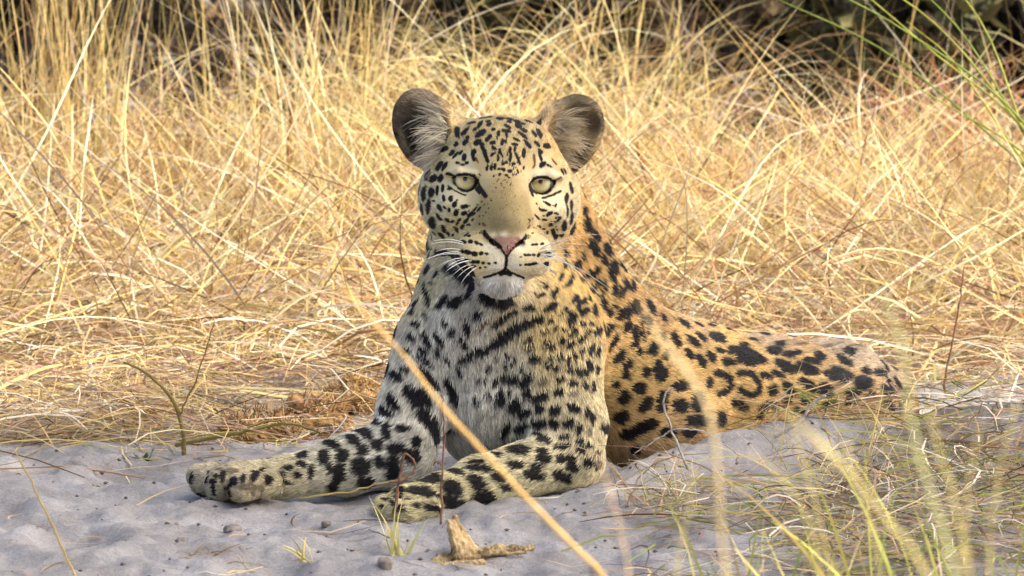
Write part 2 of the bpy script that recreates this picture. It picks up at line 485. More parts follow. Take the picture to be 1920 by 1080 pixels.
leopard = bpy.data.objects.new("leopard", None)
COL.objects.link(leopard)
tag(leopard, "spotted leopard lying on the sand with raised head, staring at the viewer", "leopard")
body_me = leopard_mesh()
m, nt, b = new_mat("coat_skin")
b.inputs["Base Color"].default_value = (.35, .3, .22, 1)
b.inputs["Roughness"].default_value = 0.8
body = link("body", body_me, m, leopard)
SPOT_SHADE_DATA = """k -644 226 4207 -65 -18 73 96 1282 430 -335 921 -50
k -549 86 4224 -51 -47 71 533 192 514 -179 397 132
k -481 206 4310 -41 -16 89 580 -528 165 -29 536 93
k -375 79 4306 -26 -46 84 335 570 417 -207 311 109
k -431 34 4255 -32 -58 73 256 113 203 -135 242 133
k -368 -36 4213 -24 -73 63 617 156 417 -217 306 275
k -274 -98 4170 -19 -76 60 376 243 423 -193 161 143
k -268 45 4310 -12 -54 82 315 88 105 -72 267 167
k -218 -23 4262 -7 -67 73 254 118 134 -105 186 161
k -518 -3 4165 -45 -69 55 146 100 244 -182 185 83
k -543 -25 4111 -48 -74 44 326 -16 330 -208 243 180
k -399 -91 4119 -32 -80 48 411 6 289 -217 255 280
k -349 -137 4074 -33 -82 45 258 -459 -658 236 -44 92
k -318 -178 4016 -34 -85 37 177 -227 -355 228 -42 112
k -231 -146 4119 -17 -79 57 330 -26 62 -44 172 228
k -218 -186 4061 -18 -84 49 168 -194 -269 181 21 103
k -655 51 4077 -67 -58 44 257 -123 232 -163 307 157
k -794 199 4003 -75 -36 54 512 -519 358 -171 670 212
k -449 -122 4003 -42 -85 30 251 28 435 -254 169 127
k -269 232 4376 -15 -11 97 413 43 68 -22 430 69
k -356 258 4361 -25 -6 96 502 -294 79 -12 430 71
k -281 105 4341 -14 -40 90 324 63 80 -44 303 127
k -156 -68 4223 -2 -70 70 36 370 376 -208 21 16
k -150 146 4368 0 -30 94 419 -1 0 0 479 155
k -131 146 4367 2 -31 94 419 20 -2 0 477 155
k -25 151 4361 13 -31 93 578 -42 -98 29 380 122
k 56 131 4338 23 -37 89 567 -15 -151 54 410 156
k -31 91 4336 14 -45 87 330 -12 -57 29 268 135
k 194 250 4324 38 -12 91 552 83 -212 52 537 79
k 75 63 4296 25 -54 79 412 -199 -267 192 425 226
k 131 117 4308 32 -42 84 289 93 -62 29 287 132
k -50 14 4289 12 -61 77 435 -206 -229 105 220 157
k 131 30 4249 32 -62 70 518 -43 -272 99 231 159
k -69 -40 4245 10 -67 72 577 -24 -100 44 244 220
k 125 -30 4193 34 -69 63 594 -121 -453 129 195 143
k 262 62 4201 48 -59 64 323 -139 -371 161 246 106
k 313 506 4262 34 -17 91 211 1065 125 -257 401 170
k 318 116 4201 56 -48 66 283 -445 -559 267 417 75
k 187 -75 4092 46 -74 48 448 -40 -496 187 210 144
k 50 -100 4152 27 -73 61 435 -44 -248 84 140 129
k 293 -3 4090 53 -72 42 356 48 -364 148 184 127
k 412 83 4054 70 -59 38 497 494 -147 59 262 301
k 31 -147 4101 27 -77 56 412 82 -83 36 150 189
k -62 -85 4200 10 -71 68 58 -278 -299 165 47 24
k -112 -153 4126 2 -78 61 72 296 379 -206 22 34
k -143 -213 4033 -6 -88 45 72 196 391 -165 25 26
k -25 -202 4038 19 -85 47 36 225 393 -208 -33 22
k 31 -181 4048 28 -81 49 58 204 307 -165 -37 34
k 137 -156 4001 47 -79 36 51 281 554 -267 -140 40
k 331 -16 4003 59 -74 29 296 114 -312 178 202 155
k -705 13 3981 -55 -53 63 323 111 374 -194 348 121
k -661 -42 3962 -43 -69 56 414 73 409 -119 156 101
k -599 -55 3995 -42 -76 47 269 49 317 -129 128 93
k -561 -98 3944 -28 -89 34 87 155 479 -289 106 38
k -530 -121 3884 -26 -95 11 293 -78 9 0 23 208
k -636 -95 3881 -26 -94 19 334 -95 -18 13 26 148
k -580 -112 3858 -26 -95 4 334 -91 -18 13 3 151
k -455 -131 3967 -40 -87 26 157 -282 -708 246 -94 64
k -305 -203 3963 -36 -87 31 314 -399 -733 233 -61 102
k -231 -218 3990 -24 -88 39 236 38 234 -118 81 109
k -293 -259 3832 -50 -77 38 29 139 319 -167 108 2
k -243 -282 3841 -40 -79 45 33 188 355 -208 108 5
k -199 -288 3860 -28 -82 48 72 204 390 -206 86 26
k -855 54 3825 -87 -46 13 359 -497 633 -252 499 96
k -793 -25 3828 -63 -76 -2 317 -275 629 -223 183 97
k -988 194 3695 -79 -41 44 319 106 676 -270 584 54
k -924 85 3670 -65 -63 40 446 -162 468 -269 416 218
k -837 20 3685 -52 -80 27 311 -33 505 -285 236 150
k -1089 296 3506 -96 -19 14 118 -41 671 -133 460 -34
k -1031 140 3500 -85 -49 13 117 24 833 -294 503 -21
k -943 32 3513 -67 -70 17 55 100 618 -378 359 -11
k -874 -16 3544 -57 -74 32 22 263 642 -210 157 -12
k -811 -43 3573 -45 -77 43 43 238 475 -209 123 3
k -736 -90 3572 -50 -83 21 336 -195 24 0 42 164
k -1031 129 3445 -85 -51 4 21 8 590 -297 490 -50
k -975 61 3340 -75 -63 -15 91 -352 1053 -303 365 -19
k -1051 200 3291 -89 -37 -23 115 151 -685 201 -544 103
k -931 127 3136 -63 -54 -54 191 581 -808 426 -698 202
k -798 -132 3464 -60 -59 52 75 -394 -366 207 -160 56
k -717 -190 3472 -38 -66 63 64 287 338 -289 194 27
k -918 -13 3418 -77 -62 8 194 -235 29 0 18 141
k -673 -251 3410 -32 -87 36 209 69 356 -254 146 129
k -555 -297 3391 -32 -91 22 584 -189 75 -22 66 243
k -849 -119 3350 -83 -54 -6 253 -339 -396 220 -355 171
k -786 -194 3365 -67 -73 4 189 -185 -203 110 -95 104
k -736 -231 3338 -52 -83 -13 51 14 -292 182 -120 47
k -654 -262 3311 -34 -89 -27 210 -197 389 -290 62 161
k -561 -296 3309 -38 -90 -17 380 -201 203 -106 1 229
k -849 -42 3233 -66 -53 -52 350 -28 -417 163 -377 183
k -749 -119 3205 -48 -50 -71 320 96 -283 121 -383 190
k -692 -154 3197 -37 -55 -73 128 -452 276 -159 -18 95
k -486 -346 3303 -74 -66 -1 324 -366 433 -193 213 136
k -448 -392 3315 -80 -58 10 237 -279 273 -119 180 97
k -430 -403 3373 -76 -61 19 240 -188 368 -117 165 61
k -386 -456 3379 -76 -58 24 269 -208 348 -109 172 70
k -536 -275 3218 -61 -70 -36 325 -515 452 -167 79 131
k -461 -380 3244 -85 -50 1 193 -325 203 -86 150 84
k -611 -231 3225 -39 -70 -58 179 -277 214 -118 -35 124
k -636 -160 3172 -43 -56 -70 128 -444 275 -145 7 83
k -580 -174 3136 -67 -56 -46 169 -490 354 -218 173 105
k -511 -281 3175 -81 -53 -23 219 -411 178 -67 55 110
k -794 76 3080 -38 -62 -67 169 467 -535 254 -293 130
k -643 -64 3091 -69 -58 -40 209 6 -366 168 -294 134
k -914 316 2999 -70 -33 -61 238 -73 -230 88 -405 138
k -820 209 2987 -50 -52 -68 449 76 -390 165 -500 258
k -738 92 3021 -65 -57 -48 167 65 -301 161 -293 130
k -687 28 3010 -87 -47 -6 211 -403 51 0 -23 189
k -535 -504 3090 -53 -2 84 319 231 241 -117 638 56
k -504 -605 3084 -43 -36 82 251 -229 29 -1 295 131
k -572 -629 3018 -65 -46 59 418 -554 34 18 219 190
k -485 -698 3027 -37 -69 61 334 -161 21 -1 214 241
k -416 -729 3019 -16 -79 57 289 -164 -147 108 106 176
k -360 -747 3002 -5 -83 53 217 -86 -115 83 81 135
k -584 -687 2913 -70 -67 18 323 -348 -42 56 -1 211
k -516 -741 2908 -48 -85 16 484 -288 -93 76 11 283
k -435 -775 2893 -23 -96 11 417 -97 12 0 37 331
k -360 -785 2901 -14 -97 16 333 -47 6 0 41 247
k -298 -796 2896 -17 -96 16 250 -42 5 0 24 140
k -535 -730 2818 -54 -81 -18 392 -235 -113 75 -96 218
k -454 -763 2798 -29 -91 -24 498 -151 -24 19 -66 226
k -404 -775 2799 -15 -95 -23 333 -53 7 0 -63 260
k -336 -783 2788 -20 -93 -27 250 -55 7 0 -55 192
k -267 -796 2783 -16 -94 -28 208 -38 5 0 -52 175
k -193 -801 2790 11 -95 -24 191 22 -3 0 -45 174
k -447 -745 2745 -27 -85 -43 334 -115 15 0 -91 180
k -373 -750 2727 -14 -85 -49 183 -32 4 0 -89 154
k -311 -767 2735 -20 -84 -48 167 -42 5 0 -77 136
k -970 1102 2785 -96 -11 20 369 -1830 -537 267 -805 226
k -972 560 2569 -87 -21 43 320 68 683 -227 845 -6
k -864 257 2539 -75 -46 45 252 17 437 -221 428 71
k -1068 756 2417 -92 -4 36 329 -535 460 -197 852 50
k -927 263 2437 -78 -43 43 259 -224 247 -165 433 138
k 242 -681 2987 26 -78 55 250 75 -10 0 92 131
k 286 -660 2991 37 -72 57 225 106 -14 0 132 168
k 355 -611 2991 57 -56 58 251 226 -29 0 152 149
k 155 -758 2878 34 -91 16 250 91 -12 0 29 164
k 199 -742 2876 35 -92 14 250 94 -12 0 26 165
k 255 -722 2874 31 -93 13 250 83 -11 0 25 182
k 311 -700 2871 45 -87 14 167 128 275 -181 -74 115
k 106 -777 2856 25 -95 7 167 44 -6 0 10 133
k 99 -767 2760 21 -92 -31 183 44 -6 0 -51 149
k 162 -748 2764 34 -88 -30 200 80 -10 0 -53 158
k 205 -730 2762 31 -89 -30 333 123 -16 0 -65 193
k 261 -715 2773 29 -92 -24 498 152 24 -16 -54 191
k 429 -589 2888 82 -52 21 668 1028 -74 -18 55 202
k 435 -590 2838 84 -52 2 501 804 -60 -13 -14 153
k 614 493 2749 88 -43 16 212 289 -404 294 638 87
k 608 394 2635 85 -37 35 256 890 325 -293 -454 228
k 747 663 2600 78 -58 18 382 623 374 -324 -335 316
k 404 -612 2753 73 -59 -30 335 444 -58 -1 -161 315
k 544 197 2534 72 -52 44 296 761 413 -255 -202 174
k 658 320 2468 78 -35 49 602 1962 457 -258 -225 247
k 444 120 2595 66 -63 38 291 185 -193 84 163 125
k 62 -214 3958 37 -83 38 283 -147 -593 167 104 66
k 87 -229 3897 45 -81 35 114 -70 -308 157 108 45
k -131 -226 4010 -5 -88 44 248 -265 -502 129 22 58
k -162 -252 3950 -13 -89 42 36 184 397 -167 31 11
k -19 -240 3961 20 -87 43 58 329 631 -183 -32 20
k 19 -266 3889 31 -83 45 251 88 -11 0 108 197
k -69 -279 3903 8 -86 48 251 21 -3 0 96 174
k -106 -290 3886 -3 -85 50 209 -6 1 0 93 157
k -149 -320 3833 -16 -79 57 226 -42 5 0 111 155
k -106 -325 3833 -4 -80 59 226 -9 1 0 114 155
k -25 -334 3809 20 -76 60 334 82 -10 0 159 199
k 69 -294 3805 47 -70 52 106 -133 -276 134 114 35
k 137 -222 3834 59 -71 34 44 147 231 -140 -99 37
k -62 -379 3765 9 -74 66 217 -78 -117 83 126 130
k -143 -366 3776 -16 -74 63 86 167 217 -157 75 48
k -37 -396 3742 16 -72 66 167 34 -4 0 105 113
k 331 -36 3949 56 -77 26 258 -55 -707 173 143 46
k 356 -44 3856 47 -87 10 385 241 296 -216 -85 269
k 437 -8 3833 43 -88 12 363 145 -228 75 54 125
k 740 658 3739 -34 -80 47 379 95 443 -321 276 239
k 593 95 3745 75 -65 -1 214 257 -490 130 148 43
k 625 137 3752 86 -49 -7 179 373 -428 115 198 29
k 694 204 3549 76 -56 30 195 -125 -719 212 301 20
k 644 107 3460 72 -62 29 37 227 393 -210 -221 46
k 637 85 3431 75 -57 30 60 405 623 -252 -300 59
k 694 152 3341 85 -50 -2 23 6 675 -186 -321 47
k 650 67 3289 91 -37 -12 25 -193 784 -139 -363 50
k 694 224 3181 78 -48 -37 129 -396 799 -225 -437 95
k 607 170 3106 62 -50 -59 54 -849 781 -336 -523 96
k 418 -162 3405 48 -70 50 435 107 -266 92 164 140
k 512 -114 3380 55 -68 45 126 229 191 -116 -46 73
k 362 -223 3338 57 -80 9 501 346 -87 18 34 197
k 437 -181 3288 46 -87 -13 435 193 229 -109 -88 201
k 512 -137 3289 58 -80 -10 210 153 -19 0 -19 146
k 293 -304 3266 88 -46 -5 270 559 -393 109 203 66
k 543 -61 3204 59 -52 -59 355 -3 358 -108 -285 143
k 380 -187 3220 47 -75 -44 330 264 -92 23 -70 142
k 449 -72 3149 37 -52 -75 290 -43 174 -93 -365 207
k 368 -79 3099 62 -48 -60 252 383 -49 -1 -213 170
k 475 131 3041 52 -54 -64 133 834 -596 284 214 49
k 406 45 3040 72 -52 -44 21 -209 279 -143 -234 42
k 507 228 2972 59 -59 -53 297 34 295 -179 -384 228
k 324 -182 3138 75 -50 -42 179 472 -238 89 65 81
k 576 299 2976 62 -46 -62 257 66 209 -109 -384 177
k -124 -460 3674 -11 -75 64 125 -16 2 0 65 76
k -56 -446 3691 10 -73 66 109 14 -2 0 68 76
k -174 -423 3701 -26 -71 64 46 89 116 -79 50 23
k -93 -495 3635 -2 -78 62 108 -2 0 0 61 77
k -12 -447 3679 23 -72 64 58 99 90 -72 12 41
k -212 -359 3756 -36 -71 60 57 95 147 -102 75 28
k 12 -355 3768 31 -71 62 29 143 148 -99 -26 21
k -156 -408 3724 -20 -72 65 125 -32 4 0 69 76
k -81 -422 3720 3 -73 67 125 4 -1 0 70 76
k -187 -477 3633 -30 -74 59 100 -36 4 0 61 77
k -305 -572 3356 -70 -61 35 109 -117 15 0 45 78
k -274 -574 3406 -61 -67 41 125 -106 13 0 48 78
k -324 -506 3436 -71 -61 34 117 -128 16 0 44 79
k -243 -545 3491 -50 -72 46 109 -69 9 0 50 78
k -355 -453 3467 -71 -62 31 96 -64 89 -54 88 53
k -380 -496 3303 -81 -52 22 126 -185 23 0 33 80
k -336 -555 3316 -77 -55 29 109 -144 18 0 41 79
k -330 -126 4104 -29 -81 50 -106 167 209 -83 5 -40
k -168 -237 3980 -13 -89 42 24 87 190 -91 18 9
k -374 -231 3753 -70 -64 29 -109 178 128 -68 49 -56
k -175 -113 4172 -6 -75 64 -76 179 202 -111 -21 -36
k 69 -233 3910 41 -82 37 154 149 160 -82 -8 73
k -118 -134 4149 1 -76 63 -45 174 211 -82 -13 -14
k -280 -249 3868 -44 -82 35 -143 153 179 -74 16 -56
k 44 -279 3847 39 -77 49 89 108 98 -65 1 53
k -112 -328 3828 -6 -79 59 -85 187 241 -95 -15 -29
k -62 -275 3909 9 -87 47 -8 118 221 -92 -11 -2
k 37 -189 4030 31 -83 45 20 79 132 -91 -25 16
k -187 -195 4056 -13 -85 49 -26 118 195 -75 6 -10
k 19 -294 3842 32 -77 53 41 178 236 -83 -24 16
k -62 -116 4166 10 -74 65 62 161 173 -80 11 25
k -199 -147 4126 -12 -79 59 -47 188 243 -82 2 -15
k -305 -179 4023 -32 -85 39 -25 111 221 -108 34 -16
k 31 -332 3784 37 -71 59 29 171 187 -66 -24 12
k -230 -262 3889 -33 -85 40 -66 101 161 -78 15 -32
k 87 -205 3951 42 -82 36 154 171 210 -55 -11 39
k -12 -239 3961 21 -87 43 102 115 179 -89 2 47
k -87 -333 3822 2 -78 60 28 165 214 -100 7 11
k 137 -68 4141 38 -72 56 109 137 101 -80 15 73
k -25 -282 3885 20 -84 49 -12 76 133 -108 -29 -6
k -87 -143 4138 6 -77 62 20 169 207 -108 -1 10
k 6 -280 3872 28 -81 49 82 131 169 -84 -6 38
k -193 -216 4015 -16 -88 42 -56 129 248 -74 6 -16
k -56 -232 3992 11 -88 45 32 128 244 -75 -5 10
k -75 -151 4126 8 -78 61 -18 149 192 -108 -17 -7
k 50 -332 3772 42 -68 58 85 195 168 -76 -16 36
k -112 -274 3915 -3 -88 45 94 110 221 -85 20 32
k -6 -329 3809 26 -75 59 32 129 149 -66 -11 14
k 125 -40 4182 35 -69 62 53 243 244 -82 -24 19
k -661 -260 3311 -35 -89 -27 115 -82 121 -52 4 54
k -561 -297 3378 -32 -92 16 103 -46 -67 58 -6 83
k -623 -279 3351 -30 -94 -1 119 -39 46 -35 10 102
k -380 -532 3213 -86 -45 20 119 -242 -33 43 -45 87
k -624 -218 3217 -39 -67 -62 175 -95 -6 9 -94 96
k -417 -605 3116 -24 -41 87 88 66 56 -44 122 46
k -530 -310 3304 -52 -83 -12 140 -75 -82 59 -52 98
k -354 -636 3120 -33 -73 58 138 -81 -22 21 57 83
k -498 -325 3401 -58 -77 22 148 -100 41 -22 48 110
k -405 -415 3424 -73 -61 25 182 -232 -34 27 0 80
k -448 -383 3364 -75 -63 16 85 -82 79 -48 69 50
k -711 -212 3449 -38 -73 56 193 -100 2 5 74 100
k -643 -60 3084 -72 -58 -35 173 -257 72 -22 -33 103
k -516 -527 3100 -47 -9 87 102 -376 -18 40 131 47
k -492 -312 3173 -87 -45 -13 165 -327 9 21 -77 117
k -580 -292 3371 -30 -94 12 98 -20 94 -57 26 58
k -661 -262 3393 -31 -91 24 175 -63 -11 10 20 90
k -354 -615 3142 -58 -62 50 124 -90 31 -13 72 74
k -505 -330 3338 -61 -78 4 120 -89 116 -66 55 69
k -624 -196 3196 -41 -61 -66 90 6 -62 43 -111 77
k -674 -64 3122 -49 -54 -67 134 -164 32 -7 -130 109
k -642 -235 3458 -27 -75 59 117 -47 -7 11 75 100
k -561 -298 3372 -32 -93 13 176 -61 1 4 13 108
k -530 -312 3317 -50 -85 -8 151 -95 61 -31 10 95
k -379 -623 3118 -32 -55 76 88 -118 -49 54 61 67
k -580 -164 3123 -72 -56 -39 144 -138 -69 52 -140 104
k 493 -83 3182 44 -56 -68 76 230 -141 90 -4 62
k 255 -405 3153 95 -23 15 81 266 -48 15 95 71
k 456 -120 3193 39 -65 -63 99 46 14 -16 -103 96
k 318 -260 3367 77 -61 13 84 115 41 -46 -41 76
k 205 -513 3261 89 -38 19 163 308 -141 58 170 71
k 430 -165 3387 48 -75 44 133 119 56 -39 17 72
k 512 66 3106 46 -42 -77 112 -53 95 -57 -257 105
k 324 -244 3233 76 -59 -25 115 145 6 -18 -60 90
k 212 -507 3241 91 -36 17 105 262 -5 -26 -18 100
k 537 -114 3274 64 -72 -20 140 121 12 -18 -43 96
k 480 -135 3383 50 -72 46 107 22 -84 46 65 52
k 463 132 3028 59 -55 -57 190 315 -109 26 -54 78
k 512 -113 3229 53 -69 -48 121 57 52 -48 -115 113
k 243 -418 3261 91 -38 10 117 269 -48 10 46 78
k 280 -302 3134 96 -22 -11 98 332 -37 -4 -45 90
k 287 -288 3421 83 -51 19 137 161 -168 61 115 43
k 368 -177 3432 58 -62 51 98 -25 -144 63 85 32
k 549 -68 3217 63 -55 -53 188 196 19 -25 -150 126
k 199 -545 3227 89 -39 19 99 237 15 -31 -34 73
k 299 -247 3152 90 -33 -24 124 369 -38 -8 -114 124
k 549 -85 3238 65 -62 -42 185 216 -30 2 -80 120
k 374 -211 3267 50 -83 -23 161 113 -61 23 -9 82
k 430 -186 3314 47 -87 2 118 64 35 -29 -14 81
k 519 137 3066 41 -53 -73 100 325 -178 81 -23 63
k 518 -116 3242 56 -71 -40 162 111 30 -22 -68 90
k 243 -530 3106 62 -32 70 175 288 -21 -8 158 80
b -411 -164 3921 -45 -86 19 150 -165 -394 117 -51 49
b 262 -96 3919 60 -77 17 65 -113 -738 150 118 -1
b 256 -114 3839 64 -75 7 156 159 253 -108 -86 73
b -330 -613 3217 -78 -58 20 221 -360 -176 110 -106 124
b 199 -561 3185 89 -42 12 156 398 221 -124 -238 102
b 106 -267 3801 56 -68 46 16 129 172 -75 -53 13
b 493 43 3877 56 -67 46 322 5 -387 96 126 66
b -330 -608 3229 -78 -57 22 64 -69 49 -30 57 41
b -118 -548 3560 -10 -81 56 -43 45 56 -36 -12 -24
b 12 -453 3661 31 -71 62 19 59 59 -48 -8 15
b -12 -461 3662 23 -73 63 12 71 78 -56 -10 9
b -44 -418 3719 14 -72 67 4 64 67 -50 -7 3
b -124 -531 3583 -12 -81 56 -51 47 58 -44 -17 -33
b -212 -429 3677 -37 -69 61 14 42 56 -49 32 7
b 118 -475 3538 61 -65 43 48 92 69 -53 -27 36
b 68 -617 3393 50 -69 49 0 73 104 -44 -29 4
b -99 -671 3387 -8 -80 58 5 49 69 -50 7 3
b -249 -527 3513 -50 -72 46 -70 76 43 -34 -5 -45
b -87 -391 3754 1 -73 66 5 72 79 -50 2 2
b -87 -376 3771 1 -74 65 -52 42 49 -36 -28 -31
b -143 -652 3404 -22 -79 55 -7 50 69 -50 10 -6
b 93 -574 3425 57 -66 46 9 63 79 -50 -36 10
b -19 -500 3617 21 -76 59 54 44 37 -31 20 37
b 237 -244 3604 82 -38 40 -53 -52 60 -40 -114 -26
b -25 -465 3662 19 -74 63 17 66 72 -43 -3 10
b -124 -445 3691 -11 -74 65 42 50 64 -48 30 25
b -81 -550 3560 1 -81 57 26 59 83 -48 8 13
b 37 -534 3539 38 -75 52 -7 65 98 -50 -26 0
b -106 -658 3404 -9 -80 57 63 55 87 -46 26 28
b -218 -499 3585 -39 -76 50 -21 50 59 -53 15 -19
b -280 -540 3452 -60 -67 41 3 51 88 -56 48 -4
b -137 -715 3311 -21 -87 43 -8 37 70 -43 8 -6
b 44 -518 3556 40 -74 52 26 45 44 -49 -8 27
b 19 -652 3385 34 -75 54 -1 54 75 -56 -24 2
b 6 -343 3785 30 -72 61 4 54 62 -62 -21 6
b -230 -484 3596 -42 -72 53 39 36 81 -45 39 16
b -75 -738 3270 1 -94 31 -17 31 95 -61 -4 -10
b -62 -630 3445 6 -80 58 11 62 86 -49 0 6
b 180 -586 3220 85 -47 18 -8 14 73 -50 -87 6
b 199 -230 3696 78 -48 37 24 106 85 -49 -64 20
b -124 -474 3657 -11 -76 63 -60 62 64 -43 -22 -34
b 12 -667 3368 32 -76 55 61 32 8 -9 29 46
b -112 -722 3306 -12 -89 42 5 44 95 -43 7 1
b -100 -432 3709 -3 -73 67 35 59 66 -50 22 22
b -112 -576 3520 -9 -81 57 -43 67 89 -51 -9 -22
b 87 -687 3251 58 -76 26 18 43 87 -49 -33 14
b -181 -361 3769 -27 -73 62 -26 52 51 -40 -1 -18
b 131 -275 3758 63 -61 46 33 69 45 -37 -19 26
b -267 -619 3343 -62 -66 40 -69 111 75 -44 19 -37
b -255 -429 3645 -48 -66 56 -8 78 84 -43 26 -7
b -131 -667 3387 -18 -79 56 71 11 38 -24 34 40
b -461 -370 3356 -74 -65 13 -24 47 98 -43 45 -16
b -267 -651 3291 -63 -67 36 24 31 100 -49 49 5
b -343 -319 2023 -17 -96 16 860 -35 733 -160 60 185
k 262 -348 1630 2 -99 8 748 18 -3 0 51 597
k 443 -309 1770 19 -95 19 599 117 -16 0 87 441
k 580 -260 1820 33 -90 24 371 226 343 -265 -24 270
k 674 -236 1766 41 -86 27 585 367 290 -225 13 391
k 818 -122 1833 61 -73 26 520 563 361 -242 -93 302
k 725 -159 1913 50 -77 37 376 230 -31 1 171 355
k 662 -205 1888 43 -85 27 300 146 -20 0 93 290
k 894 -21 1888 72 -58 36 321 554 246 -213 -120 230
k 1002 172 1887 87 -32 35 309 1242 357 -330 -609 272
k 1119 738 1805 85 -41 28 385 1136 505 -463 -708 362
k 819 -35 1991 64 -61 45 377 357 -48 1 206 275
k 920 85 1975 77 -44 44 379 578 -78 2 268 267
k 506 -240 1968 31 -87 36 300 101 -14 0 117 286
k 599 -212 1946 38 -84 37 300 129 -17 0 126 285
k 374 -291 1931 21 -92 29 590 162 83 -39 60 215
k 187 -334 1861 11 -98 10 613 111 418 -172 6 247
k 200 -342 1755 7 -98 7 516 69 427 -144 3 173
k 381 -311 1827 18 -96 17 374 67 -9 0 51 295
k 1341 986 1797 66 -72 15 368 490 721 -393 -311 226
k 1430 1059 1742 68 -70 16 64 216 692 -433 -402 92
k 1411 1016 1595 65 -74 9 198 231 513 -272 -222 129
k 1526 1142 1693 70 -68 19 150 -84 -845 215 224 7
k 1596 1230 1725 73 -62 26 103 344 525 -287 -298 91
k 925 -62 1698 76 -59 23 353 709 657 -342 -355 208
k 1001 45 1658 88 -43 17 133 536 672 -300 -564 130
k 818 -178 1676 59 -75 28 132 361 695 -259 -178 70
k 737 -251 1623 45 -83 29 174 -129 -639 290 177 54
k 662 -296 1592 33 -89 29 53 205 574 -261 -87 35
k 562 -316 1626 23 -93 25 78 132 428 -369 -70 75
k 455 -334 1635 13 -96 20 374 50 -7 0 75 367
k 418 -355 1543 5 -97 18 633 -13 -231 128 71 345
k 505 -355 1512 10 -96 24 578 24 -160 97 98 351
k 674 -326 1489 31 -89 31 563 119 -223 129 162 332
k 780 -290 1452 47 -80 33 430 -2 -619 308 256 181
k 856 -240 1445 61 -71 32 300 21 -527 261 272 113
k 900 -168 1511 70 -64 28 194 -100 -717 364 415 41
k 994 -55 1451 87 -43 20 94 409 465 -299 -550 129
k 711 -372 1338 29 -84 43 579 114 -172 117 248 403
k 561 -386 1384 10 -94 30 599 59 -8 0 114 362
k 543 -453 1236 -6 -85 51 673 -46 6 1 336 557
k 855 -321 1286 55 -67 47 337 -4 -405 289 370 191
k 943 -234 1274 74 -53 38 68 572 673 -301 -363 77
k 0 -333 1389 -12 -98 -7 748 -90 13 0 -49 687
k 156 -354 1373 -15 -98 1 673 -93 823 -516 87 425
k 175 -371 1218 -24 -95 12 476 -60 489 -423 160 405
k 25 -344 1082 -21 -97 2 688 -138 714 -635 151 620
k 324 -426 1181 -34 -87 33 1016 -205 507 -252 289 507
k 144 -385 987 -48 -86 9 913 -470 403 -205 172 543
k 324 -479 1057 -47 -80 36 672 -374 53 0 254 568
k 499 -564 1043 -24 -84 47 528 135 514 -474 379 426
k 717 -562 1062 18 -81 54 812 -65 -373 222 339 431
k 879 -528 1001 51 -74 42 54 353 551 -374 -222 64
k 935 -513 935 63 -74 20 66 254 716 -299 -239 60
k 306 -529 881 -58 -79 15 970 -697 100 0 125 661
k 492 -619 888 -27 -94 17 671 -191 27 0 108 588
k 660 -634 902 7 -97 19 702 98 244 -204 95 553
k 779 -626 832 30 -91 25 130 234 709 -516 -138 111
k 106 -359 819 -60 -78 -12 906 -808 645 -299 152 502
k -75 -272 781 -23 -90 -35 507 -596 1182 -475 33 219
k -144 -309 1196 -17 -97 6 515 -43 749 -368 78 249
k -131 -314 1115 -17 -98 2 573 -88 498 -289 57 339
k -100 -325 1419 -11 -98 -11 337 -101 603 -259 12 149
k -194 -307 1366 -14 -97 -13 285 -125 634 -271 21 125
k -81 -340 1554 -6 -98 -8 262 -56 466 -259 3 151
k 25 -348 1599 -3 -99 -4 262 -25 461 -259 2 151
k 106 -349 1523 -6 -99 -1 288 -22 350 -287 14 241
k -62 -349 1675 -2 -99 -5 262 -27 461 -227 -1 132
k -175 -342 1636 -7 -98 -9 262 -58 466 -227 4 132
k -275 -318 1519 -14 -97 -14 225 -90 405 -194 11 112
k -312 -292 1389 -19 -96 -16 187 -94 340 -194 20 110
k -393 -270 1380 -28 -93 -17 78 -108 462 -258 72 36
k -437 -232 1141 -42 -90 0 154 -70 436 -282 132 85
k -375 -258 1107 -34 -93 0 128 -49 362 -211 77 67
k -293 -279 1211 -22 -96 5 187 -24 331 -162 42 89
k -256 -290 1162 -20 -97 4 187 -26 331 -162 38 89
k -31 -325 1237 -17 -97 8 91 25 517 -295 54 45
k 305 -601 746 -47 -47 74 840 -1075 -155 103 280 243
k 380 -713 706 -4 -50 85 955 -293 -128 79 607 358
k 604 -685 746 3 -89 44 735 85 119 -64 170 347
k 797 -671 681 34 -86 34 524 197 -28 1 168 428
k 897 -638 632 54 -77 29 450 301 -44 1 164 429
k 816 -701 585 40 -84 35 650 220 -208 117 226 404
k 592 -753 636 22 -82 51 1042 309 47 -38 248 414
k 106 -937 619 8 -43 89 1336 7 -119 59 1069 519
k 373 -886 586 32 -69 63 743 254 -103 40 382 394
k 386 -934 512 43 -78 43 955 404 -229 104 353 541
k 579 -831 497 45 -84 27 598 302 -44 0 182 576
k 691 -779 502 36 -90 21 747 288 -42 0 117 510
k 722 -773 394 40 -90 -8 813 399 -441 252 60 538
k 891 -690 438 53 -84 0 674 426 -62 -1 -3 604
k 305 -1017 423 50 -82 22 895 524 -77 0 118 434
k 280 -1044 333 55 -82 -4 1321 897 -367 103 43 586
k 598 -810 286 50 -78 -35 1266 1074 -623 229 -146 659
k 62 -1133 472 39 -75 52 1038 436 -156 46 349 473
k -19 -176 603 -23 -71 -65 1408 -1077 674 -102 -260 322
k -130 -1065 575 0 -34 93 595 4 -1 -1 582 216
k -130 -1329 356 61 -72 30 891 718 -106 0 265 637
k -397 -1501 319 43 -83 32 1022 185 -895 523 489 559
k -372 -1380 470 16 -64 74 1627 203 -174 38 455 382
k -391 -1293 527 1 -41 90 1110 180 72 -20 369 170
k -632 -1474 440 2 -33 93 1109 -145 -77 35 890 317
